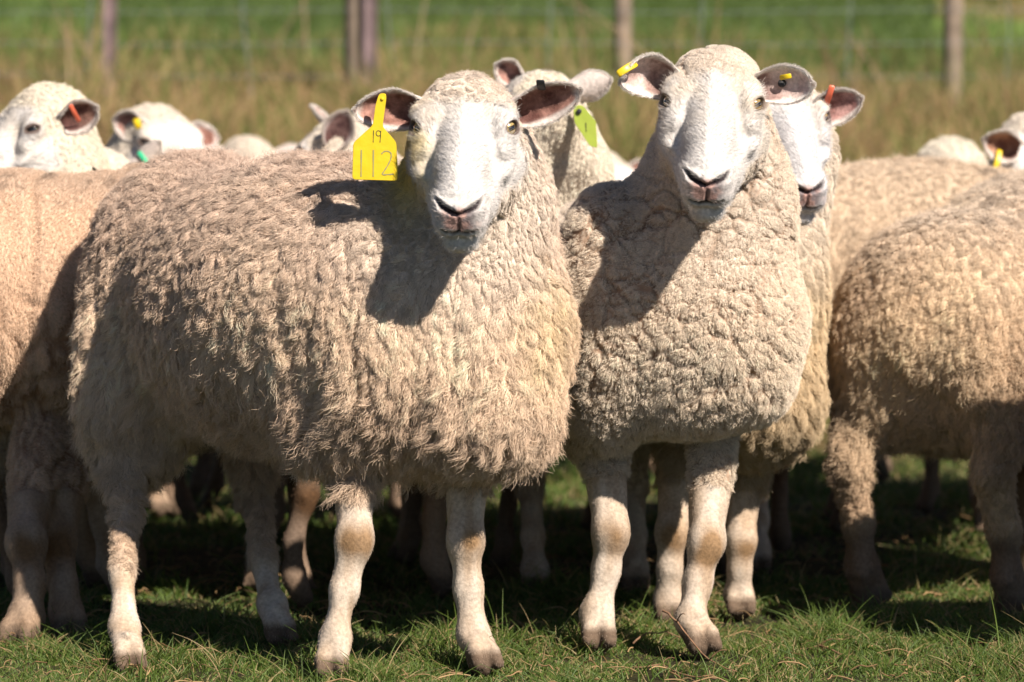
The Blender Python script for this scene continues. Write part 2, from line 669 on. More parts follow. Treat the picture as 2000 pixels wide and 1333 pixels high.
def build_sheep(label, S):
    """S: the measured description of one sheep"""
    R, F, N = frame_from(*S['head_dir'])
    O = np.array(S['O'], float)
    sc = S.get('hs', 1.0)
    h = S.get('h', .008)
    hh = S.get('hh', .0026)
    st = S['style']
    # ---------------- body
    allp = []
    for p in S['prims']:
        if p[0] == 'e':
            allp.append(np.array(p[1]) - max(p[2])), allp.append(np.array(p[1]) + max(p[2]))
        else:
            m = max(p[3], p[4])
            allp += [np.array(p[1]) - m, np.array(p[2]) - m, np.array(p[1]) + m, np.array(p[2]) + m]
    for lg in S['legs']:
        for q in lg['j']:
            allp += [np.array(q) - .07, np.array(q) + .07]
    allp += [O - .19 * sc, O + .19 * sc]
    allp = np.array(allp)
    f = Field(allp.min(0) - .04, allp.max(0) + .04, h)
    for p in S['prims']:
        if p[0] == 'e':
            a = radians(p[3]) if len(p) > 3 else 0
            M = np.array([[cos(a), sin(a), 0], [-sin(a), cos(a), 0], [0, 0, 1]])
            f.ell(p[1], p[2], M, p[4] if len(p) > 4 else .06)
        else:
            f.cone(p[1], p[2], p[3], p[4], p[5] if len(p) > 5 else .06)
    for lg in S['legs']:
        add_leg(f, lg)
    # the head is grown on a finer grid that overlaps inside the neck wool
    Wb = O + (F * .0 - N * .06) * sc
    sdf_head(f, O, R, F, N, sc)
    P, Q = f.mesh()
    P = smooth_mesh(P, Q, S.get('smooth', 2))
    r_, s_, n_ = face_fields(P, O, R, F, N, sc)
    has_face = S.get('face', True)
    parts_P, parts_Q, parts_isw = [], [], []
    if has_face:
        near = (s_ > -.060) & (n_ > -.175) & (np.abs(r_) < .14) & (s_ < .25) & (n_ < .12)
        keep = ~near[Q].all(1)
        Q = Q[keep]
        c = O + (F * .045 - N * .055) * sc
        g = Field(c - .165 * sc, c + .165 * sc, hh)
        for p in S['prims']:
            if p[0] == 'e':
                a = radians(p[3]) if len(p) > 3 else 0
                M = np.array([[cos(a), sin(a), 0], [-sin(a), cos(a), 0], [0, 0, 1]])
                g.ell(p[1], p[2], M, p[4] if len(p) > 4 else .06)
            else:
                g.cone(p[1], p[2], p[3], p[4], p[5] if len(p) > 5 else .06)
        Wf = sdf_head(g, O, R, F, N, sc, S.get('eye_open', 1.15))
        HP, HQ = g.mesh()
        HP = smooth_mesh(HP, HQ, 1, .4)
        r2, s2, n2 = face_fields(HP, O, R, F, N, sc)
        inn = (s2 > -.072) & (n2 > -.19) & (np.abs(r2) < .15) & (np.abs(HP - c).max(1) < .162 * sc)
        HQ = HQ[inn[HQ].all(1)]
        used = np.unique(HQ)
        mp = np.full(len(HP), -1)
        mp[used] = np.arange(len(used))
        HP, HQ = HP[used], mp[HQ]
        used = np.unique(Q)
        mp = np.full(len(P), -1)
        mp[used] = np.arange(len(used))
        P, Q = P[used], mp[Q]
        Q = np.concatenate([Q, HQ + len(P)])
        nb = len(P)
        P = np.concatenate([P, HP])
    NV = grid_normals(P, Q)
    r_, s_, n_ = face_fields(P, O, R, F, N, sc)
    # ---------------- where it is fleece and where it is short hair
    dist = np.linalg.norm(P - (O + (F * .03 - N * .06) * sc), axis=1)
    line = S.get('wool_line', -.042) + .30 * np.clip(-n_ - .02, 0, .3) + .28 * np.clip(np.abs(r_) - .045, 0, 1) - .0 + .006 * noise(P, 60, 3)
    jl = -.100 + .32 * np.clip(s_, -.1, .14) - .075 * sstep(.075, .12, s_)
    facew = sstep(-.010, .014, s_ - line) * (s_ < .21) * (n_ < .1) * sstep(-.008, .006, n_ - jl + .005 * noise(P, 50, 8)) * (np.abs(r_) < .11)
    if not S.get('face', True):
        facew = facew * 0
    legw = np.zeros(len(P))
    legcol = np.zeros((len(P), 3))
    legmask = np.zeros(len(P))
    knee = np.zeros(len(P))
    hoof = np.zeros(len(P))
    legnear = np.zeros(len(P))
    for lg in S['legs']:
        J = [np.array(q) for q in lg['j']]
        d = np.full(len(P), 9.0)
        for a, b in zip(J[1:-1], J[2:]):
            ab = b - a
            t = np.clip(((P - a) @ ab) / (ab @ ab), 0, 1)
            d = np.minimum(d, np.linalg.norm(P - a - t[:, None] * ab, axis=1))
        m = (d < .10) & (P[:, 2] < lg.get('bare', .45) + .06)
        wv = sstep(lg.get('bare', .45) + .02, lg.get('bare', .45) - .03, P[:, 2] + .015 * noise(P, 30, 5)) * m
        legw = np.maximum(legw, wv)
        kn = np.array(lg['j'][lg.get('kn', 1)])
        dk = P - kn
        knee = np.maximum(knee, np.exp(-((dk[:, 0] - .004) / .030) ** 2 - ((dk[:, 2] + .005) / .036) ** 2 - ((dk[:, 1] + .03) / .05) ** 2) * m * lg.get('patch', 1))
        legnear = np.maximum(legnear, (d < .085) * sstep(lg.get('bare', .45) + .16, lg.get('bare', .45) + .02, P[:, 2]))
        hoof = np.maximum(hoof, sstep(.032, .016, P[:, 2] - J[-1][2] + .0) * (np.linalg.norm((P - J[-1])[:, :2], axis=1) < .09))
    bare = np.maximum(facew, legw)
    wool = 1 - bare
    # ---------------- relief of the fleece
    lump = fbm(P, 9, st['seed'], 3)
    relief = lump * st.get('lump', .008)
    down = np.array([0, 0, -1.0])
    if st.get('folds'):
        # vertical partings down the flank
        hx = np.array(S['axis'])
        lon = P @ hx
        qx = np.stack([lon * 16 + .7 * noise(P, 6, 1), P[:, 2] * 1.6 + .3 * lon, lon * 0], 1)
        fo = noise(qx, 1.0, 11)
        low = sstep(st.get('fold_hi', .72), st.get('fold_hi', .72) - .22, P[:, 2])
        relief = relief - st['folds'] * np.exp(-(fo / .16) ** 2) * low
    crack = np.zeros(len(P))
    crack_fn = None
    if st.get('crack'):
        def crack_fn(p, w1, w2):
            wp = p + .016 * np.stack([noise(p, 20, 31), noise(p, 20, 32), noise(p, 20, 33)], 1) + .003 * np.stack([noise(p, 70, 34), noise(p, 70, 35), noise(p, 70, 36)], 1)
            st3 = np.array(st.get('crack_stretch', (1, 1, 1)))
            zc = st.get('crack_z', 9)
            am = np.clip(.75 + .9 * fbm(p, 8, 77, 2), .12, 1.0) * sstep(zc + .08, zc - .08, p[:, 2])
            f1, f2 = voro(wp * st3, st['crack_f'], 5)
            w1 = w1 * (.6 + .9 * np.clip(.5 + noise(p, 14, 78), 0, 1))
            c = np.exp(-((f2 - f1) / w1) ** 2) * am
            g1, g2 = voro(wp * st3 * np.array([1, 1, 1.3]), st['crack_f'] * .45, 9)
            cb = np.exp(-((g2 - g1) / w2) ** 2) * np.clip(am * 1.2, 0, 1)
            return np.maximum(c, cb), f1, cb
        crack, f1, cb_ = crack_fn(P, st.get('crack_w', .17), .06)
        relief = relief - st['crack'] * crack - st.get('crack_big', 0) * cb_ + st['crack'] * st.get('bulge', .2) * (1 - np.clip(f1, 0, 1))
    if S.get('relief_fn'):
        relief = relief + S['relief_fn'](P, NV)
    P = P + NV * (relief * wool)[:, None]
    # legs: tendons and flesh are slightly uneven
    ten = fbm(P * np.array([1, 1, .22]), 42, 6, 2)
    P = P + NV * (legw * ten * .0035)[:, None]
    NV = grid_normals(P, Q)
    # ---------------- colour of skin and hair roots
    dirt = fbm(P, 5, st['seed'] + 3, 3)
    wc = gr(st['col'], st['col2'], np.clip(.5 + .9 * dirt, 0, 1))
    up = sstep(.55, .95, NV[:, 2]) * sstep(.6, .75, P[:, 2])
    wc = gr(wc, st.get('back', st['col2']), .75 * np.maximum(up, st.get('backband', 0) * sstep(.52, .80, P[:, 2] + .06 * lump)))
    sp = sstep(.30, .48, fbm(P, 26, st['seed'] + 40, 2)) * up
    wc = gr(wc, (.12, .085, .065), sp * st.get('specks', .5))
    hl = sstep(.34, .10, dist) if has_face else np.zeros(len(P))
    wc = gr(wc, st.get('headcol', (.76, .67, .57)), hl * .8)
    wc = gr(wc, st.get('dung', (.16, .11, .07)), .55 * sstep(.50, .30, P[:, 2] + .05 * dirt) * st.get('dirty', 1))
    if S.get('stain_fn'):
        wc = S['stain_fn'](P, wc, (r_, s_, n_))
    fc = np.tile(np.array(S.get('face_col', (.61, .578, .55))), (len(P), 1))
    lc = gr((.60, .51, .42), (.45, .32, .21), np.clip(.40 + 1.1 * fbm(P * np.array([1, 1, .45]), 26, 9, 3), 0, 1) * .85)
    lc = gr(lc, (.36, .25, .16), sstep(.1, .55, -ten) * .55)
    lc = gr(lc, (.25, .145, .065), np.clip(knee * (1.15 + .9 * noise(P, 32, 19)), 0, .9))
    lc = lc * np.array(S.get('leg_tint', (1, 1, 1)))  # shade among the flock, multiplied into the leg colour
    lc = gr(lc, (.24, .16, .10), sstep(.10, .015, P[:, 2]) * (.4 + .4 * noise(P, 40, 2)))
    fc = gr(fc, (.58, .47, .34), np.clip(.15 + .9 * fbm(P, 22, 12, 3), 0, 1) * sstep(.09, .0, s_) * .7)
    # face markings: dark nostrils, mottled grey and pink lips, dark lid rims
    pinkm = np.clip(.5 + 1.3 * fbm(P, 80, 21, 2), 0, 1)
    lipc = gr((.17, .13, .135), S.get('lip_col', (.42, .23, .19)), sstep(.30, .75, pinkm * .75 + .45 * np.exp(-(r_ / .009) ** 2)))
    d2 = .68 * s_ - .73 * n_
    mz = np.clip(1.6 * np.exp(-(r_ / .0235) ** 2) * sstep(.1195, .133, d2) * sstep(.160, .150, d2), 0, 1) * (s_ > .12)
    fc = gr(fc, lipc, mz * S.get('lip', .85))
    q2 = np.stack([r_, d2], 1)
    front = (s_ > .115) & (dist < .3)
    nos = stroke(q2, ((-.0325, .1110), (-.0250, .1205), (-.0145, .1275), (-.0030, .1330)), (.0022, .0048, .0042, .0024)) * front
    nos = np.maximum(nos, stroke(q2, ((.0325, .1110), (.0250, .1205), (.0145, .1275), (.0030, .1330)), (.0022, .0048, .0042, .0024)) * front)
    phil = stroke(q2, ((0, .133), (.0004, .1450), (0, .1590)), (.0030, .0020, .0018)) * front
    mouth = stroke(q2, ((-.0260, .1560), (-.0200, .1595), (-.010, .1610), (0, .1590), (.010, .1610), (.0200, .1595), (.0260, .1560)), (.0010, .0018, .0022, .0022, .0022, .0018, .0010)) * front
    fc = gr(fc, (.020, .012, .016), nos * .97)
    fc = gr(fc, (.09, .05, .05), phil * .8)
    fc = gr(fc, (.035, .020, .020), mouth * .93)
    if has_face:
        P = P - NV * (np.clip(nos * .0075 + phil * .0022 + mouth * .0050, 0, .0075) * sc)[:, None]
        P = P + NV * (sc * .0022 * (stroke(q2, ((-.0360, .1050), (-.030, .1140), (-.0150, .1205), (0, .1245)), (.0060,) * 4) + stroke(q2, ((.0360, .1050), (.030, .1140), (.0150, .1205), (0, .1245)), (.0060,) * 4)) * front * (1 - nos))[:, None]
        NV = grid_normals(P, Q)
    lid = np.zeros(len(P))
    eyes = []
    for sg in (-1, 1):
        n_out = unit(R * sg * .74 + F * .42 + N * .50)
        f_al = F * .50 - R * sg * .85
        f_al = unit(f_al - np.dot(f_al, n_out) * n_out)
        upv = np.cross(n_out, f_al)
        c = O + (R * sg * .0610 + F * -.010 - N * .0200) * sc
        q = P - (c + n_out * .016 * sc)
        x, y, z = q @ f_al / (.0165 * sc), q @ upv / (.0112 * sc), q @ n_out / (.02 * sc)
        rr = np.sqrt(x * x + y * y + z * z)
        lid = np.maximum(lid, sstep(1.18, .92, rr))
        eyes.append((c, f_al, upv, n_out))
    fc = gr(fc, (.085, .05, .04), lid * .9)
    if S.get('face_fn'):
        fc = S['face_fn'](P, fc, (r_, s_, n_))
    col = wc * (1 - bare[:, None]) + fc * facew[:, None] * (1 - 0 * bare[:, None]) + lc * (bare - facew).clip(0, 1)[:, None]
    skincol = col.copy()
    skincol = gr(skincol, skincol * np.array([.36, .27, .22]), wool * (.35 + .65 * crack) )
    skincol = gr(skincol, (.13, .09, .062), hoof)
    # ---------------- ears
    ear_sets = []
    EP, EQ, EC, base = [], [], [], len(P)
    for e in S.get('ears', []):
        PP, qq, uu, vv, side, srf = ear_surface(np.array(e['b']), np.array(e['E']), np.array(e['Q']), e['L'], e['W'], e.get('cup', (2.0, .75)), e.get('droop', 0), e.get('curl', 0), tiproll=e.get('tiproll', 0), nu=e.get('nu', 34), nv=e.get('nv', 25))
        inner = gr(e.get('in', (.17, .070, .050)), e.get('in2', (.46, .25, .20)), np.clip(.5 + 1.2 * fbm(PP, 55, 4, 3), 0, 1))
        inner = gr(inner, (.10, .045, .04), sstep(.5, .1, uu) * .8)
        inm = sstep(.88, .62, np.abs(vv)) * sstep(.98, .84, uu) * (side > 0)
        ec = gr(e.get('out', (.62, .55, .50)), inner, inm)
        ec = gr(ec, (.62, .50, .44), .35 * (side < 0))
        EP.append(PP), EQ.append(qq + base), EC.append(ec)
        base += len(PP)
        ear_sets.append((srf, e))
    PA = np.concatenate([P] + EP)
    QA = np.concatenate([Q] + EQ)
    CA = np.concatenate([skincol] + EC)
    foot = np.mean([lg['j'][-1] for lg in S['legs']], axis=0) if S['legs'] else P.mean(0)
    org = np.array([foot[0], foot[1], S.get('z0', 0.0)])
    root = empty('sheep', org)
    tag(root, label, 'sheep', S.get('group', 'sheep standing in the flock'))
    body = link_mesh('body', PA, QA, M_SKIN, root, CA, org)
    # ---------------- eyes
    if S.get('face', True):
        for (c, fa, uv, no) in eyes:
            make_eye(c, fa, uv, no, .0148 * sc, root, org, S.get('iris', (.30, .20, .075)))
    # ---------------- fleece
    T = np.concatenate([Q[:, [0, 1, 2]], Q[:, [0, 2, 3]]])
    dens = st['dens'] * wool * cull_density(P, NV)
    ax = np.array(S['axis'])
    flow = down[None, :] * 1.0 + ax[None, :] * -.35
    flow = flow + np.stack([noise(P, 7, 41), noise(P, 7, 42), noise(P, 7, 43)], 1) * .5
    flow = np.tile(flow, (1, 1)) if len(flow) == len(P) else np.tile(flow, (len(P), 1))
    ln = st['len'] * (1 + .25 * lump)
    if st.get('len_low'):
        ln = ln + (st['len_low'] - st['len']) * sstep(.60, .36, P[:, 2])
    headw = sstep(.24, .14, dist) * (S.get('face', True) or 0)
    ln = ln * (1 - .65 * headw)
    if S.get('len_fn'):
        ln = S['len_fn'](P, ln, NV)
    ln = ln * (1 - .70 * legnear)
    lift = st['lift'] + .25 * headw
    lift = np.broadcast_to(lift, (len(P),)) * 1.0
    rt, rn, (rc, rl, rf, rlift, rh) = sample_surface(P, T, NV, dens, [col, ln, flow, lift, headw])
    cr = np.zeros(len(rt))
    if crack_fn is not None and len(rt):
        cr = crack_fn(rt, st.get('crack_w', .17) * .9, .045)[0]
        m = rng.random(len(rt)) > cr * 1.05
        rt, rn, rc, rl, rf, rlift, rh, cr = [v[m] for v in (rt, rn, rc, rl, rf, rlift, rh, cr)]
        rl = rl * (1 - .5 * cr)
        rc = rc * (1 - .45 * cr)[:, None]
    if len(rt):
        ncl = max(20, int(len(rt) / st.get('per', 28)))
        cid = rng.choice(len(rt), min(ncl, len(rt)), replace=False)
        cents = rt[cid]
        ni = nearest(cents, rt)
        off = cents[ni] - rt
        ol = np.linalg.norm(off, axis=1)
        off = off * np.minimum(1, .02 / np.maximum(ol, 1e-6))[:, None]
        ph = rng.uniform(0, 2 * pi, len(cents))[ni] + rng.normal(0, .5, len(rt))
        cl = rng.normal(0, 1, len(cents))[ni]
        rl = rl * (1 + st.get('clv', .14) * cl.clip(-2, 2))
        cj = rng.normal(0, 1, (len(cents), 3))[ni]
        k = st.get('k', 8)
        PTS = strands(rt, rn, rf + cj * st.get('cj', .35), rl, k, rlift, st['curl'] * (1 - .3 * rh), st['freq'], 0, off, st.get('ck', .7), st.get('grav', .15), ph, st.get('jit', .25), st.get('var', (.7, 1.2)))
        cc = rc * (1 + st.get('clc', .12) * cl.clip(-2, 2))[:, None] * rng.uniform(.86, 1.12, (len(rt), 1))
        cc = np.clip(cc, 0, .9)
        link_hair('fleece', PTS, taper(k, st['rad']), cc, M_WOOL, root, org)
    # ---------------- short hair on face and legs
    fdens = st.get('fdens', 160000) * bare * cull_density(P, NV) * (1 - .85 * np.clip(nos + lid + mouth, 0, 1)) * (1 - hoof * .7)
    fflow = (-F * .9)[None, :] * facew[:, None] + (R[None, :] * np.sign(r_)[:, None] * .5 - N * .35) * facew[:, None] + np.array([0, -.1, -1.0])[None, :] * (bare - facew).clip(0, 1)[:, None]
    chin = facew * sstep(.10, .13, s_)
    fflow = fflow + F[None, :] * (chin * .9)[:, None] * (n_ < -.05)[:, None]
    fl = (st.get('flen', .015) - .0095 * legw) * (1 - .55 * np.clip(mz + sstep(.1, .16, s_) * .4, 0, 1)) * (1 + .5 * (legw > .5) * (1 + .3 * noise(P, 15, 2))) + np.clip(1 - np.abs(bare - .5) * 2, 0, 1) * .006
    if S.get('leglen'):
        fl = fl + S['leglen'] * legw
    rt, rn, (rc, rl, rf) = sample_surface(P, T, NV, fdens, [col, fl, fflow])
    if len(rt):
        PTS = strands(rt, rn, rf, rl, 4, .04, .0008, 2.0, 0, None, 0, .0, jitter=.20)
        PTS = PTS - (rn * .0012)[:, None, :]
        rc = rc * rng.uniform(.85, 1.15, (len(rt), 1))
        # ears get a fringe of short hair
        EPt, ERa, ECo = [PTS], [], [rc]
        for (srf, e) in ear_sets:
            Pe, ne, U, V = srf
            nr = int(5200 * e.get('fz', 1))
            iu = rng.integers(1, Pe.shape[0] - 1, nr)
            edge = rng.random(nr) < .45
            iv = np.where(edge, np.where(rng.random(nr) < .5, rng.integers(0, 2, nr), Pe.shape[1] - 1 - rng.integers(0, 2, nr)), rng.integers(0, Pe.shape[1], nr))
            iu2 = np.where(rng.random(nr) < .12, Pe.shape[0] - 2, iu)
            a = Pe[iu2, iv]
            jit = rng.random((nr, 1))
            b = Pe[np.clip(iu2 + 1, 0, Pe.shape[0] - 1), np.clip(iv + rng.integers(-1, 2, nr), 0, Pe.shape[1] - 1)]
            ro = a + (b - a) * jit
            vv = V[iu2, iv]
            backside = rng.random(nr) < .75
            nn = ne[iu2, iv] * np.where(backside | edge, -1, 1)[:, None]
            nn = unit(nn + edge[:, None] * (ro - Pe[iu2, Pe.shape[1] // 2]) / np.maximum(e['W'], .01) * 1.5)
            Eu = unit(np.array(e['E']))
            ff = Eu[None, :] + np.array([0, 0, -.3])[None, :] + (ro - Pe[iu2, Pe.shape[1] // 2]) * 12
            pe = strands(ro, nn, ff, np.where(edge, .0065, .0055), 4, .18, .001, 2, 0, None, 0, .0, jitter=.6)
            ce = np.where((~edge & ~backside)[:, None], np.array([[.42, .24, .2]]), np.where(edge[:, None], np.array([[.74, .68, .62]]), np.array([e.get('out', (.62, .55, .50))]))) * rng.uniform(.85, 1.15, (nr, 1))
            EPt.append(pe), ECo.append(ce)
        PTS = np.concatenate(EPt)
        rc = np.clip(np.concatenate(ECo), 0, .92)
        link_hair('short_hair', PTS, taper(4, st.get('frad', .00019), .3), rc, M_FUR, root, org)
    return root, org, dict(R=R, F=F, N=N, O=O, sc=sc, ears=ear_sets)


def stroke(q, pts, wd):
    """soft mask of a brush stroke with varying width in 2D"""
    m = np.zeros(len(q))
    for k in range(len(pts) - 1):
        a, b = np.array(pts[k]), np.array(pts[k + 1])
        t = np.clip(((q - a) @ (b - a)) / ((b - a) @ (b - a)), 0, 1)
        w_ = wd[k] + (wd[k + 1] - wd[k]) * t
        dd = np.linalg.norm(q - a - t[:, None] * (b - a), axis=1) / w_
        m = np.maximum(m, sstep(1.35, .75, dd))
    return m


def add_leg(f, lg):
    J = [np.array(q, float) for q in lg['j']]
    s = lg.get('s', 1.0) * .69
    hind = lg.get('hind', False)
    if hind:
        # hip/stifle, hock, fetlock, hoof
        ra = [.085, .036, .029, .031, .030]
    else:
        ra = [.060, .0375, .0300, .0330, .030]
    if 'ra' in lg:
        ra = lg['ra']
    # J: top, mid joint, cannon middle, fetlock, hoof
    for i in range(len(J) - 1):
        f.cone(J[i], J[i + 1], ra[i] * s, ra[i + 1] * s, .02)
    kn = J[1]
    if not hind:
        f.ell(kn + np.array([0, -.006, 0]), [.0325 * s, .027 * s, .044 * s], None, .02)
    else:
        f.ell(kn + np.array([0, .010, .01]), [.030 * s, .038 * s, .042 * s], None, .02)
    fe = J[-2]
    f.ell(fe + np.array([0, .012, -.005]), [.033 * s, .034 * s, .030 * s], None, .015)
    # cloven hoof
    hf = J[-1]
    t = np.array(lg.get('toe', (0, -1, 0)), float)
    t = t / np.linalg.norm(t)
    sd = np.cross(t, [0, 0, 1.0])
    for sg in (-1, 1):
        f.cone(fe + sd * sg * .010 * s, hf + sd * sg * .021 * s + t * .016 * s + np.array([0, 0, .022]), .025 * s, .0185 * s, .008)
        f.cone(hf + sd * sg * .022 * s + t * .012 * s + np.array([0, 0, .018]), hf + sd * sg * .025 * s + t * .036 * s + np.array([0, 0, .004]), .0190 * s, .0155 * s, .004)
        f.cone(hf + sd * sg * .021 * s - t * .012 * s + np.array([0, 0, .012]), hf + sd * sg * .024 * s + t * .030 * s + np.array([0, 0, .002]), .0155 * s, .0145 * s, .003)
        f.ell(fe + sd * sg * .016 * s - t * .030 * s - np.array([0, 0, .012]), (.008 * s, .008 * s, .011 * s), None, .006)
    f.cone(fe - t * .004 + np.array([0, 0, -.02]), hf - t * .004 + np.array([0, 0, .05]), .012 * s, .010 * s, .01)


def make_eye(c, fa, uv, no, r, root, org, iris):
    nu, nv = 40, 28
    u = np.linspace(0, 2 * pi, nu, endpoint=False)
    v = np.linspace(0, pi * .62, nv)
    V, U = np.meshgrid(v, u, indexing='ij')
    x, y, z = np.sin(V) * np.cos(U), np.sin(V) * np.sin(U), np.cos(V)
    bulge = 1 + .05 * np.exp(-(V / .45) ** 2)
    P = c + r * (bulge * x)[..., None] * fa + r * (bulge * y)[..., None] * uv + r * (bulge * z)[..., None] * no
    idx = np.arange(nu * nv).reshape(nv, nu)
    q = np.stack([idx[:-1], np.roll(idx[:-1], -1, 1), np.roll(idx[1:], -1, 1), idx[1:]], -1).reshape(-1, 4)[:, ::-1]
    rr = V
    colr = np.tile(np.array(iris), (nv, nu, 1)) * (1 + .25 * np.sin(U * 17))[..., None]
    ring = sstep(.62, .80, rr)
    colr = colr * (1 - ring[..., None]) + np.array([.05, .03, .02]) * ring[..., None]
    wh = sstep(.95, 1.15, rr)
    colr = colr * (1 - wh[..., None]) + np.array([.30, .22, .18]) * wh[..., None]
    pup = sstep(.52, .44, np.abs(x)) * sstep(.26, .19, np.abs(y))
    colr = colr * (1 - pup[..., None]) + np.array([.004, .004, .006]) * pup[..., None]
    return link_mesh('eye', P.reshape(-1, 3), q, M_EYE, root, colr.reshape(-1, 3), org)


# ------------------------------------------------------------------ fleeces
HAIRY = dict(seed=3, col=(.90, .70, .515), col2=(.66, .48, .345), back=(.53, .405, .335), dirty=.5, dens=220000, len=.021, len_low=.037,
             lift=.14, curl=.0026, freq=10, per=34, ck=.48, rad=.00032, k=8, folds=.010, backband=.8, grav=.3, cj=.45)
CURLY = dict(seed=5, col=(.89, .765, .615), col2=(.84, .70, .545), back=(.66, .57, .49), dens=230000, len=.0065, lift=.60, curl=.0011, freq=9.0,
             per=9, ck=.12, clv=.05, clc=.05, jit=.35, var=(.8, 1.1), rad=.00030, k=7, crack=.0030, crack_big=.006, len_low=.011, crack_f=38, crack_w=.10, bulge=.0, lump=.005, dirty=.3, grav=.05, backband=.2)
SMOOTH = dict(CURLY, seed=9, col=(.82, .60, .43), col2=(.76, .54, .38), back=(.64, .50, .39), len=.007, len_low=.009, crack_big=.0, crack=.010, crack_f=24, crack_w=.16, crack_stretch=(1, 1, .40), crack_z=.60, folds=.010, fold_hi=.98, dens=150000, headcol=(.74, .68, .56))
MIXED = dict(HAIRY, seed=12, col=(.68, .53, .34), col2=(.60, .45, .28), back=(.60, .50, .40), len=.014, len_low=.026, folds=.005, dens=130000)
FAR = dict(HAIRY, seed=15, col=(.68, .56, .42), col2=(.60, .48, .35), back=(.60, .50, .42), len=.018, len_low=.026, dens=45000, rad=.0006, k=6, per=8, folds=.004, fdens=26000, frad=.0004, headcol=(.76, .70, .60))


def head_ears(S, spec=None):
    """ear bases in head coordinates; E and Q in head axes (R, F, N) when 'local' is set"""
    R, F, N = frame_from(*S['head_dir'])
    O = np.array(S['O'])
    sc = S.get('hs', 1)
    out = []
    if spec is None:
        spec = [dict(E=(-1, -.15, .05), Q=(-.1, .55, .55), L=.105, W=.033, cup=(2, 1.0), curl=.12, local=1),
                dict(E=(1, -.15, .05), Q=(.1, .55, .55), L=.105, W=.033, cup=(2, 1.0), curl=.12, local=1)]
    for sg, e in zip((-1, 1), spec):
        if e is None:
            continue
        e = dict(e)
        if e.pop('local', 0):
            e['E'] = R * e['E'][0] + F * e['E'][1] + N * e['E'][2]
            e['Q'] = R * e['Q'][0] + F * e['Q'][1] + N * e['Q'][2]
        e.setdefault('b', O + (R * sg * .058 + F * -.072 - N * .045) * sc)
        e['L'] *= sc
        e['W'] *= sc
        out.append(e)
    S['ears'] = out


def leg(j, **k):
    return dict(j=[pt(*q) if q[1] > 3 else q for q in j], **k)


def flat_shape(name, poly, Y, th, mat, parent, org, tilt=(0, 0), round_=0):
    """a plate whose outline was measured in the photograph, with real thickness, hanging at depth Y"""
    cx = np.mean([p[0] for p in poly])
    cy = np.mean([p[1] for p in poly])
    P = []
    pp = []
    n = len(poly)
    for i in range(n):
        a, b, c = np.array(poly[i - 1], float), np.array(poly[i], float), np.array(poly[(i + 1) % n], float)
        rr = min(round_, np.linalg.norm(a - b) * .45, np.linalg.norm(c - b) * .45)
        p0, p1 = b + unit(a - b) * rr, b + unit(c - b) * rr
        for t in (0, .25, .5, .75, 1):
            pp.append((1 - t) ** 2 * p0 + 2 * t * (1 - t) * b + t * t * p1)
    for (x, y) in pp:
        P.append(pt(x, y, Y + tilt[0] * (x - cx) / 1200 + tilt[1] * (y - cy) / 1200))
    P = np.array(P)
    m = len(P)
    nrm = unit(np.cross(P[m // 3] - P[0], P[2 * m // 3] - P[0]))
    if nrm[1] > 0:
        nrm = -nrm
    be = th * .3
    ctr = P.mean(0)
    inner = P + unit(ctr - P) * be
    V = np.concatenate([inner + nrm * th * .5, P + nrm * (th * .5 - be), P - nrm * (th * .5 - be), inner - nrm * th * .5])
    fc = [tuple(range(m)), tuple(range(4 * m - 1, 3 * m - 1, -1))]
    for r in range(3):
        for i in range(m):
            j = (i + 1) % m
            fc.append((r * m + i, (r + 1) * m + i, (r + 1) * m + j, r * m + j))
    o = link_mesh(name, V, fc, mat, parent, None, org, smooth=False)
    import bmesh
    bm = bmesh.new()
    bm.from_mesh(o.data)
    bmesh.ops.recalc_face_normals(bm, faces=bm.faces)
    bm.to_mesh(o.data)
    bm.free()
    return o, nrm


def stroke_mesh(name, lines, Y, wd, mat, parent, org, off=.0016, tilt=(0, 0), c=(0, 0)):
    """hand written lines: thin raised strokes of ink"""
    V, Fc = [], []
    for ln in lines:
        ln = [np.array(q, float) for q in ln]
        # densify
        d = []
        for a, b in zip(ln[:-1], ln[1:]):
            for t in np.linspace(0, 1, 5)[:-1]:
                d.append(a + (b - a) * t)
        d.append(ln[-1])
        for _ in range(2):
            d = [d[0]] + [(d[i - 1] + 2 * d[i] + d[i + 1]) / 4 for i in range(1, len(d) - 1)] + [d[-1]]
        b0 = len(V)
        for i, q in enumerate(d):
            t = unit(d[min(i + 1, len(d) - 1)] - d[max(i - 1, 0)])
            nn = np.array([-t[1], t[0]]) * wd * (.85 + .25 * math.sin(i * 1.7))
            for sg in (-1, 1):
                x, y = q + nn * sg
                V.append(pt(x, y, Y - off + tilt[0] * (x - c[0]) / 1200 + tilt[1] * (y - c[1]) / 1200))
            if i:
                k = b0 + 2 * i
                Fc.append((k - 2, k - 1, k + 1, k))
    return link_mesh(name, V, Fc, mat, parent, None, org, smooth=False)


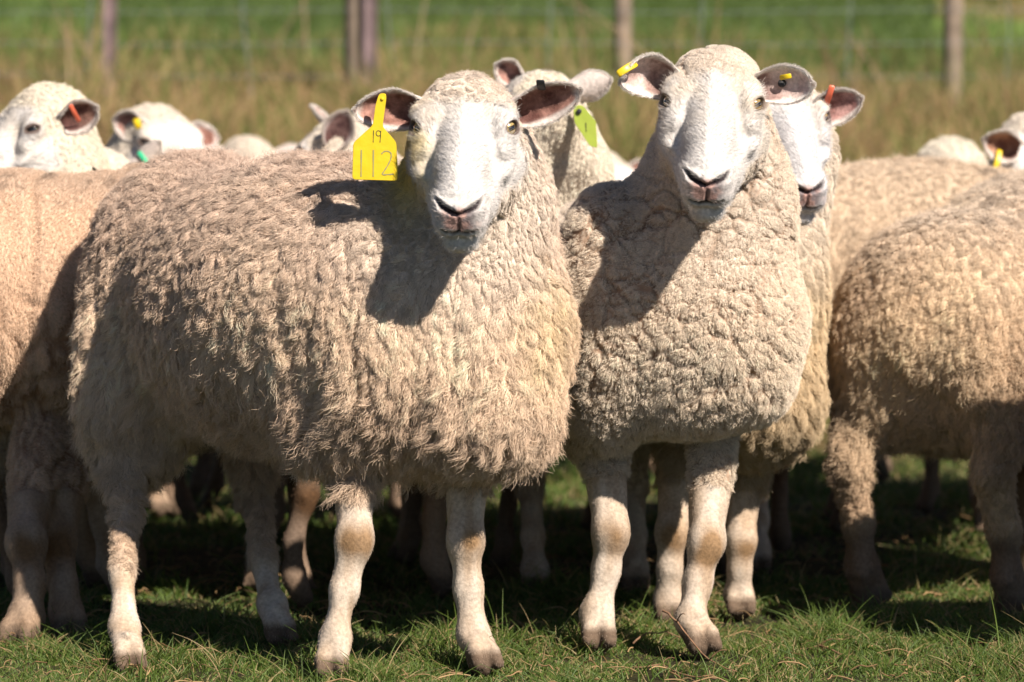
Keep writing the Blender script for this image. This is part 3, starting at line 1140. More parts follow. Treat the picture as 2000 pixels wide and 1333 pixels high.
def strap(name, a, b, side, w, th, mat, parent, org, bulge=.004, n=10, out=(0, -1, 0)):
    """a moulded strap tag: rounded bar from a to b, bowed towards out, with a button at each end"""
    a, b, out = np.array(a, float), np.array(b, float), unit(np.array(out, float))
    d = unit(b - a)
    sd = unit(np.cross(d, out))
    V, Fc = [], []
    prof = [(-.5, -.3), (-.35, -.5), (.35, -.5), (.5, -.3), (.5, .3), (.35, .5), (-.35, .5), (-.5, .3)]
    for i in range(n + 1):
        t = i / n
        c = a + (b - a) * t + out * bulge * math.sin(pi * t)
        ww = w * (1 if 0 < i < n else .75)
        for (x, y) in prof:
            V.append(c + sd * ww * x + out * th * y)
    m = len(prof)
    for i in range(n):
        for j in range(m):
            k = (j + 1) % m
            Fc.append((i * m + j, i * m + k, (i + 1) * m + k, (i + 1) * m + j))
    Fc += [tuple(range(m - 1, -1, -1)), tuple(n * m + q for q in range(m))]
    o = link_mesh(name, V, Fc, mat, parent, None, org, smooth=True)
    return o


def disc(name, c, nrm, r, th, mat, parent, org):
    nrm = unit(np.array(nrm, float))
    u = unit(np.cross(nrm, (0, .1, 1.0)))
    v = np.cross(nrm, u)
    V, Fc, m = [], [], 20
    for (rr, z) in ((.3, th * .6), (.75, th * .5), (1, th * .2), (1, -th * .5)):
        for i in range(m):
            a = 2 * pi * i / m
            V.append(np.array(c) + (u * cos(a) + v * sin(a)) * r * rr + nrm * z)
    for q in range(3):
        for i in range(m):
            Fc.append((q * m + i, q * m + (i + 1) % m, (q + 1) * m + (i + 1) % m, (q + 1) * m + i))
    Fc += [tuple(range(m))[::-1], tuple(3 * m + i for i in range(m))]
    return link_mesh(name, V, Fc, mat, parent, None, org)


def on_ear(h_, px, py, off=.009):
    """point on the front of an ear at pixel (px, py)"""
    A = np.concatenate([e[0][0].reshape(-1, 3) for e in h_['ears']])
    d = A - np.array([0, 0, CAMH])
    zc = d[:, 1] * cos(TH) - d[:, 2] * sin(TH)
    u = 1000 + FPX * d[:, 0] / zc
    v = 666.5 - FPX * (d[:, 1] * sin(TH) + d[:, 2] * cos(TH)) / zc
    D = np.hypot(u - px, v - py)
    k = np.argsort(D)[:6]
    return pt(px, py, A[k, 1].min() - off)


def z1(x, y):
    return (660 + x / 3.03, 80 + y / 3.03)


# ---- the ewe with the big yellow tag
S = dict(O=pt(905, 241, 5.86), head_dir=(-3, 43, 0), hs=1.08, style=HAIRY, h=.0045, axis=(.63, -.77, 0), group='ewes at the front of the flock')
S['prims'] = [
    ('e', pt(610, 595, 6.24), (.42, .255, .250), -46),
    ('e', pt(395, 560, 6.50), (.205, .21, .235), -46),
    ('e', pt(880, 660, 6.10), (.18, .18, .22), -50),
    ('e', pt(750, 690, 6.06), (.17, .16, .19), -30),
    ('e', pt(950, 750, 5.99), (.130, .120, .140), 0),
    ('e', pt(945, 830, 5.99), (.105, .10, .055), 0, .05),
    ('c', pt(945, 620, 6.05), pt(930, 380, 6.04), .145, .108),
    ('c', pt(930, 380, 6.04), pt(910, 250, 6.01), .108, .082),
    ('e', pt(275, 740, 6.42), (.085, .12, .19), -50),
    ('e', pt(650, 835, 6.06), (.075, .09, .070), 0),
]
S['legs'] = [
    leg([(690, 860, 6.06), (692, 1055, 5.99), (672, 1155, 5.98), (655, 1245, 5.97), (648, 1312, 5.95)], bare=.30, kn=1),
    leg([(915, 860, 6.1), (908, 1055, 6.06), (915, 1150, 6.06), (925, 1238, 6.05), (942, 1298, 6.02)], bare=.34, kn=1, toe=(.5, -1, 0)),
    leg([(240, 830, 6.42), (243, 1010, 6.32), (240, 1120, 6.22), (243, 1225, 6.15), (250, 1300, 6.08)], hind=True, bare=.17, patch=0, toe=(.3, -1, 0)),
    leg([(500, 830, 6.62), (500, 980, 6.55), (515, 1100, 6.45), (530, 1180, 6.38), (545, 1245, 6.34)], hind=True, bare=.16, patch=0, toe=(.3, -1, 0)),
]


def a_stain(P, wc, hd):
    r, s, n = hd
    # yellow grease from the tag side of the cheek and on the right shoulder
    y = np.exp(-((P[:, 0] - pt(790, 0, 5.9)[0]) / .035) ** 2 - ((P[:, 2] - pt(0, 330, 5.9)[2]) / .085) ** 2) * .9
    y2 = np.exp(-((P[:, 0] - .055) / .04) ** 2 - ((P[:, 2] - .56) / .08) ** 2) * .5
    wc = gr(wc, (.66, .50, .12), np.clip(y, 0, .85))
    return gr(wc, (.52, .43, .14), np.clip(y2 * (.7 + .5 * noise(P, 30, 3)), 0, .8))


def a_face(P, fc, hd):
    r, s, n = hd
    y = np.exp(-((r + .072) / .022) ** 2) * sstep(.0, .03, s) * sstep(.12, .08, s) * .7
    return gr(fc, (.70, .52, .12), np.clip(y * (.6 + .8 * noise(P, 50, 5)), 0, .8))


S['eye_open'] = 1.15
S['iris'] = (.36, .26, .10)
S['stain_fn'] = a_stain
S['face_fn'] = a_face
head_ears(S, [
    dict(E=(-1, -.15, .24), Q=(-.1, -1, -.15), L=.122, W=.031, cup=(2.0, 1.0), droop=.16, curl=.12),
    dict(E=(1, -.15, .36), Q=(.05, -1, -.35), L=.126, W=.030, cup=(2.0, 1.0), droop=0, curl=.12, **{'in': (.12, .05, .04), 'in2': (.36, .19, .15)}),
])
ewe_a, org, hdA = build_sheep('ewe with a large yellow ear tag reading 19 112 and shaggy tan fleece', S)
poly = [z1(243, 312), (z1(285, 312)), z1(286, 345), z1(264, 508), z1(345, 600), z1(356, 780), z1(354, 830), z1(84, 822), z1(90, 604), z1(206, 500), z1(222, 380)]
YT = float(on_ear(hdA, *z1(262, 350), .006)[1]) - .028
tg, nr = flat_shape('ear_tag', poly, YT, .0022, M_TAG, ewe_a, org, tilt=(.1, 0), round_=7)
tg['label'] = 'large yellow plastic tag numbered 19 and 112'
cc = (np.mean([p[0] for p in poly]), np.mean([p[1] for p in poly]))
arc9 = [z1(240 + 14 * cos(a), 548 + 16 * sin(a)) for a in np.linspace(-.3, 2 * pi - .6, 14)]
o = stroke_mesh('number', [[z1(211, 530), z1(209, 602)], arc9, [z1(254, 532), z1(253, 560), z1(249, 602)]], YT, .95, M_INK, ewe_a, org, tilt=(.1, 0), c=cc)
o.parent = tg
o = stroke_mesh('number', [[z1(139, 645), z1(137, 805)], [z1(210, 645), z1(209, 805)],
                [z1(258, 670), z1(272, 655), z1(296, 652), z1(315, 664), z1(317, 690), z1(300, 730), z1(278, 765), z1(258, 794), z1(290, 792), z1(332, 789)]],
                YT, 1.35, M_PENCIL, ewe_a, org, tilt=(.1, 0), c=cc)
o.parent = tg
pin = disc('pin', pt(*z1(262, 345), YT - .002), (0, -1, 0), .0026, .002, M_TAG, tg, org)
ring = strap('ear_ring', on_ear(hdA, *z1(1198, 232)), on_ear(hdA, *z1(1208, 292)), None, .0135, .003, M_BLACK, ewe_a, org, .004, out=(-.2, -1, .1))

# ---- the ewe beside her with the crackled cream fleece
S = dict(O=pt(1391, 192, 6.10), head_dir=(-5, 43, -2), hs=1.08, style=CURLY, h=.0045, axis=(.24, -.97, 0), group='ewes at the front of the flock')
S['prims'] = [
    ('e', pt(1225, 620, 6.88), (.45, .24, .23), -76),
    ('e', pt(1110, 600, 7.25), (.22, .22, .22), -76),
    ('c', pt(1390, 600, 6.31), pt(1395, 400, 6.32), .158, .128),
    ('c', pt(1395, 400, 6.33), pt(1397, 215, 6.28), .128, .090),
    ('e', pt(1345, 650, 6.31), (.190, .15, .18), 0),
    ('e', pt(1370, 755, 6.34), (.150, .13, .065), 0, .05),
    ('e', pt(1180, 620, 6.33), (.100, .14, .23), 0),
    ('e', pt(1158, 810, 6.40), (.065, .08, .085), 0),
    ('e', pt(1480, 640, 6.45), (.070, .13, .17), 0),
    ('e', pt(1396, 158, 6.20), (.066, .075, .055), 0, .04),
]


def b_face(P, fc, hd):
    r, s, n = hd
    m = np.clip(np.exp(-((np.abs(r) - .05) / .03) ** 2) * sstep(.06, -.02, s) * (.6 + .8 * noise(P, 30, 15)), 0, .8)
    return gr(fc, (.62, .50, .36), m * .6)


S['face_fn'] = b_face
S['legs'] = [
    leg([(1172, 830, 6.40), (1194, 1040, 6.34), (1184, 1115, 6.34), (1165, 1196, 6.33), (1168, 1252, 6.31)], bare=.44, kn=1, s=1.08),
    leg([(1392, 850, 6.38), (1380, 1060, 6.31), (1362, 1140, 6.30), (1350, 1210, 6.28), (1368, 1262, 6.25)], bare=.47, kn=1, s=1.08, toe=(.3, -1, 0)),
    leg([(1040, 800, 7.28), (1035, 950, 7.35), (1042, 1050, 7.27), (1045, 1110, 7.22), (1045, 1148, 7.20)], hind=True, bare=.2, patch=0),
    leg([(1230, 800, 7.28), (1240, 950, 7.35), (1240, 1050, 7.27), (1240, 1110, 7.22), (1240, 1146, 7.20)], hind=True, bare=.2, patch=0),
]
head_ears(S, [
    dict(E=(-1, -.35, .62), Q=(.25, -1, -.35), L=.138, W=.035, cup=(1.9, .9), droop=.20, curl=.35, **{'in': (.42, .27, .23), 'in2': (.78, .62, .56), 'out': (.78, .73, .68)}),
    dict(E=(1, -.22, .20), Q=(.25, -1, .10), L=.116, W=.030, cup=(1.9, 1.0), droop=.10, curl=.25, **{'in': (.50, .34, .30), 'in2': (.82, .68, .62), 'out': (.78, .73, .68)}),
])
ewe_b, org, hdB = build_sheep('cream ewe with crackled curly fleece and small yellow strap tags in both ears', S)


def z2(x, y):
    return (1160 + x / 3.03, 60 + y / 3.03)


strap('ear_tag', on_ear(hdB, *z2(252, 192)), on_ear(hdB, *z2(140, 262)), None, .0125, .003, M_TAG, ewe_b, org, .006, out=(-.1, -1, .1))
strap('ear_tag', on_ear(hdB, *z2(1100, 280)), on_ear(hdB, *z2(1168, 268)), None, .0085, .003, M_TAG, ewe_b, org, .004)
disc('tag_button', on_ear(hdB, *z2(1113, 312), .005), (0, -1, .2), .0070, .004, M_LBLK, ewe_b, org)

# ---- the ewe looking out from behind her
S = dict(O=pt(1541, 222, 6.56), head_dir=(13, 43, 0), hs=1.05, style=MIXED, h=.008, hh=.003, axis=(.1, -1, 0))
S['prims'] = [
    ('e', pt(1405, 620, 7.15), (.42, .20, .22), -84),
    ('e', pt(1375, 600, 7.50), (.20, .20, .22), -84),
    ('e', pt(1465, 640, 6.76), (.135, .15, .24), 0),
    ('e', pt(1480, 800, 6.72), (.11, .12, .09), 0),
    ('c', pt(1475, 560, 6.76), pt(1518, 300, 6.74), .125, .095),
    ('c', pt(1518, 300, 6.74), pt(1527, 240, 6.70), .095, .075),
]
S['legs'] = [
    leg([(1330, 850, 6.80), (1312, 1040, 6.72), (1308, 1110, 6.72), (1305, 1170, 6.73), (1308, 1205, 6.72)], bare=.36, kn=1),
    leg([(1462, 850, 6.84), (1447, 1055, 6.78), (1445, 1110, 6.78), (1442, 1160, 6.79), (1446, 1192, 6.78)], bare=.40, kn=1),
    leg([(1320, 800, 7.60), (1320, 930, 7.64), (1320, 1020, 7.56), (1320, 1070, 7.52), (1320, 1110, 7.50)], hind=True, bare=.2, patch=0),
    leg([(1480, 800, 7.60), (1480, 930, 7.64), (1480, 1020, 7.56), (1480, 1070, 7.52), (1480, 1110, 7.50)], hind=True, bare=.2, patch=0),
]
S['face_col'] = (.56, .54, .54)
head_ears(S, [
    dict(E=(-1, -.15, .12), Q=(-.1, -1, -.15), L=.106, W=.033, cup=(2.0, 1.0), curl=.12),
    dict(b=pt(1578, 222, 6.62), E=(1, -.2, .33), Q=(-.1, -1, -.25), L=.102, W=.030, cup=(2.0, .9), curl=.12, **{'in': (.22, .09, .08), 'in2': (.52, .30, .27)}),
])
ewe_c, org, hdC = build_sheep('white faced sheep with a salmon ear tag peering out from behind the cream ewe', S)
strap('ear_tag', on_ear(hdC, *z2(1410, 325)), on_ear(hdC, *z2(1368, 455)), None, .0105, .003, M_SALMON, ewe_c, org, .005)


# ------------------------------------------------------------------ the rest of the flock
def flock_sheep(label, x, Y, deg, head=None, hd=None, style=FAR, size=1.0, h=.011, hh=.0042, ears=None, woolz=.26, neck_r=1.0, group='sheep standing behind the front ewes', wide=1.0, **kw):
    """x, Y: the middle of the body on the ground; deg: heading, 0 towards the camera, + towards photo right"""
    d = np.array([sin(radians(deg)), -cos(radians(deg)), 0])
    lt = np.array([-d[1], d[0], 0])
    c = np.array([x, Y, 0.0])
    up = np.array([0, 0, 1.0])
    Z = size
    P_ = lambda a, b, z: c + d * a * Z + lt * b * Z + up * z * Z
    if hd is None:
        hd = (deg, 42, 0)
    R, F, N = frame_from(*hd)
    if head is None:
        head = P_(.66, 0, .90)
    S = dict(O=head, head_dir=hd, hs=1.04 * Z, style=style, h=h, hh=hh, axis=tuple(d), group=group)
    poll = head - F * .075 * Z - N * .06 * Z
    ad = -90 + deg
    S['prims'] = [
        ('e', P_(-.02, 0, .57), (.44 * Z, .235 * Z * wide, .235 * Z), ad),
        ('e', P_(-.33, 0, .58), (.19 * Z, .205 * Z * wide, .225 * Z), ad),
        ('e', P_(.30, 0, .54), (.17 * Z, .185 * Z * wide, .22 * Z), ad),
        ('c', P_(.36, 0, .60), tuple(P_(.36, 0, .60) * .45 + poll * .55), .145 * Z * neck_r, .108 * Z * neck_r),
        ('c', tuple(P_(.36, 0, .60) * .45 + poll * .55), tuple(poll), .108 * Z * neck_r, .078 * Z * neck_r),
        ('e', P_(-.34, .12, .46), (.11 * Z, .085 * Z, .15 * Z), ad),
        ('e', P_(-.34, -.12, .46), (.11 * Z, .085 * Z, .15 * Z), ad),
    ]
    if 'prims_fn' in kw:
        S['prims'] = kw.pop('prims_fn')(P_, ad, Z, S['prims'])
    S['legs'] = []
    lsz = kw.pop('leg_s', 1.0) * Z
    lw = kw.pop('leg_w', .118)
    t = tuple(d)
    for sg in (-1, 1):
        j = rng.uniform(-.05, .05, 2)
        S['legs'].append(dict(j=[P_(.27, sg * .11, .42), P_(.27 + j[0] * .5, sg * lw, .245), P_(.265 + j[0], sg * lw, .15), P_(.265 + j[0], sg * lw, .075), P_(.28 + j[0], sg * lw, .018)], bare=.36 * Z, toe=t, s=lsz))
        S['legs'].append(dict(j=[P_(-.34, sg * lw, .45), P_(-.43 + j[1] * .5, sg * lw, .27), P_(-.40 + j[1], sg * lw, .16), P_(-.385 + j[1], sg * lw, .08), P_(-.365 + j[1], sg * lw, .018)], hind=True, bare=woolz * Z, toe=t, s=lsz, patch=0))
    S['leg_tint'] = (.62, .55, .50)  # rear legs painted darker, as if in shade
    S.update(kw)
    head_ears(S, ears)
    return build_sheep(label, S)


def hxy(x, Y, dist, deg):
    """body middle so that the poll sits dist ahead of it"""
    return x - sin(radians(deg)) * dist, Y + cos(radians(deg)) * dist


def dprims(P_, ad, Z, prims):
    return [('e', P_(.14, 0, .575), (.40, .25, .25), ad), ('e', P_(-.26, .02, .520), (.205, .22, .225), ad), ('e', P_(.34, 0, .56), (.18, .21, .25), ad),
            ('e', P_(.02, -.03, .435), (.32, .21, .16), ad)] + prims[3:]


# right hand edge: broad body turned away
p = pt(2010, 600, 6.95)
big_r, org, _ = flock_sheep('large tan sheep cut off by the right edge, rump towards the cream ewe', pt(1868, 600, 6.95)[0] + .15, 7.15, 146, style=dict(HAIRY, seed=21, len=.019, len_low=.028, rad=.00036, dens=130000, per=14, curl=.0035, col=(.86, .67, .455), col2=(.52, .36, .24), back=(.66, .56, .46), dung=(.20, .11, .06)), h=.007, hh=.005, size=1.0, woolz=.16, group='sheep at the sides of the flock', leg_tint=(.36, .30, .26), leg_s=1.3, leg_w=.145, prims_fn=dprims)  # legs coloured dark to stand for the shade under the body
# left hand edge: smooth beige flank
p = pt(-60, 600, 6.78)
big_l, org, _ = flock_sheep('smooth beige sheep at the left edge behind the tagged ewe, head out of view', p[0] - .02, 6.76, -84, style=SMOOTH, h=.008, hh=.005, size=1.035, woolz=.45, group='sheep at the sides of the flock', leg_tint=(.62, .55, .5), legs=[  # shade painted into the leg colour
    leg([(70, 860, 6.68), (52, 1060, 6.52), (58, 1140, 6.48), (50, 1205, 6.46), (42, 1247, 6.44)], bare=.42, s=1.25, kn=1, toe=(-.4, -1, 0)),
    leg([(135, 860, 6.72), (112, 1060, 6.60), (122, 1140, 6.56), (128, 1195, 6.54), (134, 1232, 6.53)], bare=.42, s=1.2, kn=1, toe=(.2, -1, 0)),
    leg([(-480, 860, 6.6), (-480, 1060, 6.55), (-480, 1140, 6.52), (-480, 1205, 6.5), (-485, 1240, 6.48)], bare=.42, s=1.1, kn=1),
    leg([(-420, 860, 6.8), (-420, 1020, 6.8), (-420, 1100, 6.8), (-420, 1160, 6.8), (-425, 1200, 6.78)], bare=.42, s=1.1, kn=1)])
# its neighbour, head turned left
hd = (-52, 38, 0)
O2 = pt(16, 246, 7.35)
x, Y = hxy(O2[0], O2[1], .50, -38)
s2, org, h2 = flock_sheep('pale woolly headed sheep at the far left, salmon strap in its ear', x, Y, -38, head=O2, hd=hd, size=1.0, h=.009, hh=.0034, style=dict(FAR, dens=90000, rad=.0004, col=(.80, .68, .48), col2=(.76, .62, .42), back=(.78, .66, .48)), neck_r=1.05,
                 ears=[dict(E=(-1, -.2, .1), Q=(0, .5, .5), L=.1, W=.03, local=1), dict(b=pt(120, 240, 7.2), E=(.95, -.1, .45), Q=(.30, -1, -.25), L=.078, W=.031, cup=(1.9, .8), curl=.1, **{'in': (.12, .06, .05), 'in2': (.30, .17, .13)})], eye_open=.5, iris=(.12, .09, .05))
strap('ear_tag', on_ear(h2, 137, 205), on_ear(h2, 155, 238), None, .0085, .003, M_SALMON, s2, org, .004)
# far head with the yellow tag
O3 = pt(345, 272, 8.5)
x, Y = hxy(O3[0], O3[1], .55, 40)
s3, org, h3 = flock_sheep('far white faced sheep with a yellow tag, looking to the right over the tan back', x, Y, 40, head=O3, hd=(38, 36, 0), size=1.06,
                 ears=[dict(b=pt(288, 252, 8.52), E=(-1, .1, .28), Q=(-.2, -1, -.1), L=.072, W=.030, cup=(2, 1.0), **{'in': (.10, .05, .05)}), dict(E=(1, .2, .1), Q=(0, .5, .5), L=.09, W=.03, local=1)], eye_open=.4)
strap('ear_tag', pt(266, 232, 8.43), pt(272, 252, 8.43), None, .016, .004, M_TAG, s3, org, .003)
# ear with the green strap in front of it
O4 = pt(262, 372, 7.75)
s4, org, h4 = flock_sheep('low headed sheep of which only a pale ear with a green strap shows', O4[0] - .35, O4[1] + .35, 45, head=O4, hd=(60, 50, 0), size=.93,
                 ears=[dict(b=pt(255, 330, 7.7), E=(.85, -.2, .75), Q=(.3, 1, -.3), L=.085, W=.024, cup=(2, 1.1)), dict(E=(1, .2, -.3), Q=(0, .5, .5), L=.09, W=.03, local=1)])
strap('ear_tag', on_ear(h4, 270, 297), on_ear(h4, 291, 322), None, .010, .004, M_GREEN, s4, org, .005)
# small far pair of ears
O5 = pt(500, 318, 10.2)
s5, org, _ = flock_sheep('small far sheep just showing its woolly poll between two heads', O5[0], O5[1] - .5, 175, head=O5, hd=(172, 36, 0), size=.98)
# head turned away with a dark ear opening
O6 = pt(590, 290, 8.0)
x, Y = hxy(O6[0], O6[1], .5, -120)
s6, org, _ = flock_sheep('sheep with a dark open ear facing away to the left behind the tan back', x + .1, Y - .05, -120, head=O6, hd=(-100, 30, 0), size=1.0, hh=.0036,
                 ears=[dict(b=pt(634, 248, 8.06), E=(-.55, .2, .85), Q=(.6, -.3, .3), L=.052, W=.013, cup=(2, 1.2)), dict(b=pt(648, 285, 7.92), E=(.42, -.25, .9), Q=(.1, -1, .1), L=.080, W=.031, cup=(1.9, .9), **{'in': (.07, .035, .035), 'in2': (.20, .12, .11), 'out': (.40, .34, .33)})])
# behind the tagged ewe: lime tag
O7 = pt(1044, 226, 7.10)
s7, org, h7 = flock_sheep('pale sheep facing away behind the tagged ewe, with a lime green ear tag', O7[0] - .46, O7[1] + .10, 100, head=O7, hd=(200, 30, 0), size=1.0, hh=.0036, h=.01, prims_fn=lambda P_, ad, Z, pr: pr[:3] + [('c', pt(1078, 500, 7.15), pt(1072, 330, 7.13), .125, .105), ('c', pt(1072, 330, 7.13), pt(1055, 225, 7.12), .105, .085)] + pr[5:],
                 style=dict(FAR, dens=80000, rad=.0004, col=(.78, .66, .46), col2=(.74, .60, .40), back=(.78, .66, .48)),
                 ears=[dict(b=pt(1110, 178, 6.98), E=(1, -.1, .28), Q=(0, 1, -.1), L=.078, W=.026, cup=(2, 1.0)), dict(b=pt(1015, 155, 7.15), E=(-.8, -.1, .5), Q=(-.2, -1, 0), L=.05, W=.024, cup=(1.9, 1.0), **{'in': (.13, .07, .06)})])
pl = [(1119, 206), (1138, 206), (1164, 238), (1167, 290), (1152, 286), (1122, 240)]
t7, _ = flat_shape('ear_tag', pl, 6.93, .0022, M_LIME, s7, org, round_=5)
disc('pin', pt(1131, 218, 6.926), (0, -1, 0), .0050, .003, M_LBLK, t7, org)
o = stroke_mesh('number', [[(1144, 240), (1145, 258)]], 6.93, 1.2, M_INK, s7, org)
o.parent = t7
# tiny pale head in the gap
O8 = pt(1206, 352, 10.0)
s8, org, _ = flock_sheep('tiny distant pale sheep in the gap between the two front ewes', O8[0], O8[1] + .5, 10, head=O8, hd=(30, 40, 0), size=.97)
# back behind the right hand sheep
p = pt(1800, 500, 8.0)
s9, org, _ = flock_sheep('sheep whose level tan back shows behind the large one at the right', p[0], 8.0, 100, size=1.06, style=dict(FAR, dens=70000, rad=.00045, col=(.68, .53, .37), col2=(.62, .47, .32), back=(.64, .52, .40)), h=.009)
# its pale neighbour
O10 = pt(1790, 372, 9.0)
s10, org, _ = flock_sheep('cream sheep with its head down behind the level tan back', O10[0] + .45, O10[1] + .2, -100, head=O10, hd=(-70, 60, 0), size=1.05, neck_r=1.1, style=dict(FAR, col=(.82, .74, .60), col2=(.78, .70, .55), back=(.80, .72, .58)), ears=[None, dict(E=(.3, .4, -.8), Q=(0, 1, 0), L=.08, W=.028, cup=(2, 1.1))])
# head at the right edge with the yellow loop tag
O11 = pt(2040, 292, 8.1)
s11, org, h11 = flock_sheep('sheep at the right edge showing one open ear with a yellow loop tag', O11[0] + .05, O11[1] + .5, -6, head=O11, hd=(8, 40, 0), size=1.0, hh=.0036,
                 ears=[dict(b=pt(1990, 290, 8.08), E=(-1, -.2, .25), Q=(-.05, -1, -.25), L=.080, W=.034, cup=(2, 1.0), **{'in': (.16, .07, .05), 'in2': (.45, .25, .16)}), dict(E=(1, .2, .1), Q=(0, .5, .5), L=.09, W=.03, local=1)])
strap('ear_tag', on_ear(h11, 1953, 293), on_ear(h11, 1941, 340), None, .012, .003, M_TAG, s11, org, .008)

# sheep added to fill and darken the middle of the flock: mostly their legs and bellies show between the front ones
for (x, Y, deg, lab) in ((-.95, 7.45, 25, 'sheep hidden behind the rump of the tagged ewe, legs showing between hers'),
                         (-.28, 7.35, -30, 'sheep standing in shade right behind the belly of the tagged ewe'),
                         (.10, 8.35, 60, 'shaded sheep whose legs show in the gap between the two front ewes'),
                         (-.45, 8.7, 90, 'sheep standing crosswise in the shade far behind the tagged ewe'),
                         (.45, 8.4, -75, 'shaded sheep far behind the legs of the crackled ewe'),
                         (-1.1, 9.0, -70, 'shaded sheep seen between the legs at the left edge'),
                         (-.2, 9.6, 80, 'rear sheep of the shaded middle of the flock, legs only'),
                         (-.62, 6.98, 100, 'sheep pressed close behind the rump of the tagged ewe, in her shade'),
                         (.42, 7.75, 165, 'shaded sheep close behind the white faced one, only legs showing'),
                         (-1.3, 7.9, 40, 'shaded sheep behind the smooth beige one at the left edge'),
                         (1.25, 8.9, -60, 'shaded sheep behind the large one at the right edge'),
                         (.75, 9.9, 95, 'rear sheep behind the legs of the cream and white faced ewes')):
    flock_sheep(lab, x, Y, deg, head=np.array([x + sin(radians(deg)) * .62, Y - cos(radians(deg)) * .62, .60]), size=.88, h=.014, hh=.006, hd=(deg, 70, 0), style=dict(FAR, dens=25000, rad=.0008, col=(.50, .40, .30), col2=(.40, .31, .22)), leg_tint=(.32, .27, .24))  # leg colour dimmed further to deepen the shade here

# just outside the frame at the right: her shadow lies across the turf
flock_sheep('sheep just outside the frame at the right, casting its shadow on the turf', 1.47, 6.27, 88, size=1.0, h=.014, hh=.006, style=dict(FAR, dens=60000), group='sheep at the sides of the flock')


# ------------------------------------------------------------------ ground
def terrain(x, Y):
    p = np.stack([x, Y, x * 0], -1).reshape(-1, 3)
    near = np.clip(noise(p, 1.7, 51) * .010 + noise(p, 6, 52) * .004, -.03, .03)
    z = near.reshape(np.shape(x)) * sstep(9, 12, Y) + (near * .45 - .008).reshape(np.shape(x)) * (1 - sstep(9, 12, Y))
    t = np.clip((Y - 10.6) / 5.4, 0, 1)
    z = z + .95 * t * t * (3 - 2 * t) * .92
    z = z + .118 * np.maximum(Y - 15.2, 0) * sstep(13.5, 17, Y)
    z = z + (noise(p, .35, 53).reshape(np.shape(x)) * .12 + noise(p, 1.1, 54).reshape(np.shape(x)) * .03) * sstep(13, 20, Y)
    z = z + noise(p, .03, 55).reshape(np.shape(x)) * 1.5 * sstep(40, 90, Y)
    z = np.where(Y > 130, z - (Y - 130) * .09, z)
    return z


ys = np.concatenate([np.arange(-6, 4.5, .5), np.arange(4.5, 12, .06), np.arange(12, 30, .2), np.arange(30, 60, 1.0), np.arange(60, 900, 20)])
xs0 = np.concatenate([-np.geomspace(2.2, 500, 50)[::-1], np.arange(-2.15, 2.2, .06), np.geomspace(2.25, 500, 50)])
GX, GY = np.meshgrid(xs0, ys)
GZ = terrain(GX, GY)
n0, n1 = GX.shape
idx = np.arange(n0 * n1).reshape(n0, n1)
gq = np.stack([idx[:-1, :-1], idx[:-1, 1:], idx[1:, 1:], idx[1:, :-1]], -1).reshape(-1, 4)


def m_ground():
    m, t, b, N, L = mat_new('pasture')
    tc = N('ShaderNodeTexCoord')
    sx = N('ShaderNodeSeparateXYZ')
    L(tc.outputs['Object'], sx.inputs[0])

    def noi(scale, detail=5):
        n = N('ShaderNodeTexNoise')
        n.inputs['Scale'].default_value = scale
        n.inputs['Detail'].default_value = detail
        L(tc.outputs['Object'], n.inputs['Vector'])
        return n.outputs['Fac']

    def ramp(src, a, bb, ca, cb):
        r = N('ShaderNodeValToRGB')
        r.color_ramp.elements[0].position = a
        r.color_ramp.elements[1].position = bb
        r.color_ramp.elements[0].color = (*ca, 1)
        r.color_ramp.elements[1].color = (*cb, 1)
        L(src, r.inputs[0])
        return r.outputs[0]

    def mix(f, a, bb):
        x = N('ShaderNodeMix')
        x.data_type = 'RGBA'
        L(f, x.inputs[0])
        L(a, x.inputs[6])
        L(bb, x.inputs[7])
        return x.outputs[2]

    def band(src, off, lo, hi):
        a = N('ShaderNodeMath')
        a.operation = 'ADD'
        L(src, a.inputs[0])
        mm = N('ShaderNodeMath')
        mm.operation = 'MULTIPLY'
        L(noi(.45, 3), mm.inputs[0])
        mm.inputs[1].default_value = off
        L(mm.outputs[0], a.inputs[1])
        r = N('ShaderNodeMapRange')
        r.inputs[1].default_value = lo
        r.inputs[2].default_value = hi
        r.interpolation_type = 'SMOOTHSTEP'
        L(a.outputs[0], r.inputs[0])
        return r.outputs[0]
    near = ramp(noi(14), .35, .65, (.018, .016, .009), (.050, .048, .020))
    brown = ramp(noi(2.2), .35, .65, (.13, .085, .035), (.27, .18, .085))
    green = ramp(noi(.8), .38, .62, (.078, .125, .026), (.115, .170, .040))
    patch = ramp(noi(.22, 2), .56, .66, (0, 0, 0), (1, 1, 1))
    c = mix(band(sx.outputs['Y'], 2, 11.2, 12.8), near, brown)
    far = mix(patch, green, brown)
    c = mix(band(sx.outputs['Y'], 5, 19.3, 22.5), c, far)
    L(c, b.inputs['Base Color'])
    b.inputs['Roughness'].default_value = .95
    b.inputs['Specular IOR Level'].default_value = .1
    bp = N('ShaderNodeBump')
    bp.inputs['Strength'].default_value = .6
    bp.inputs['Distance'].default_value = .01
    L(noi(60), bp.inputs['Height'])
    L(bp.outputs[0], b.inputs['Normal'])
    return m


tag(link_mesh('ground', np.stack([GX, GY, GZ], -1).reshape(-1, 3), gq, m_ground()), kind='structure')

# ------------------------------------------------------------------ grass
M_GRASS = m_hair('grass_blade', .45, .4, .30)
M_STRAW = m_hair('straw', .6, .3, .15)


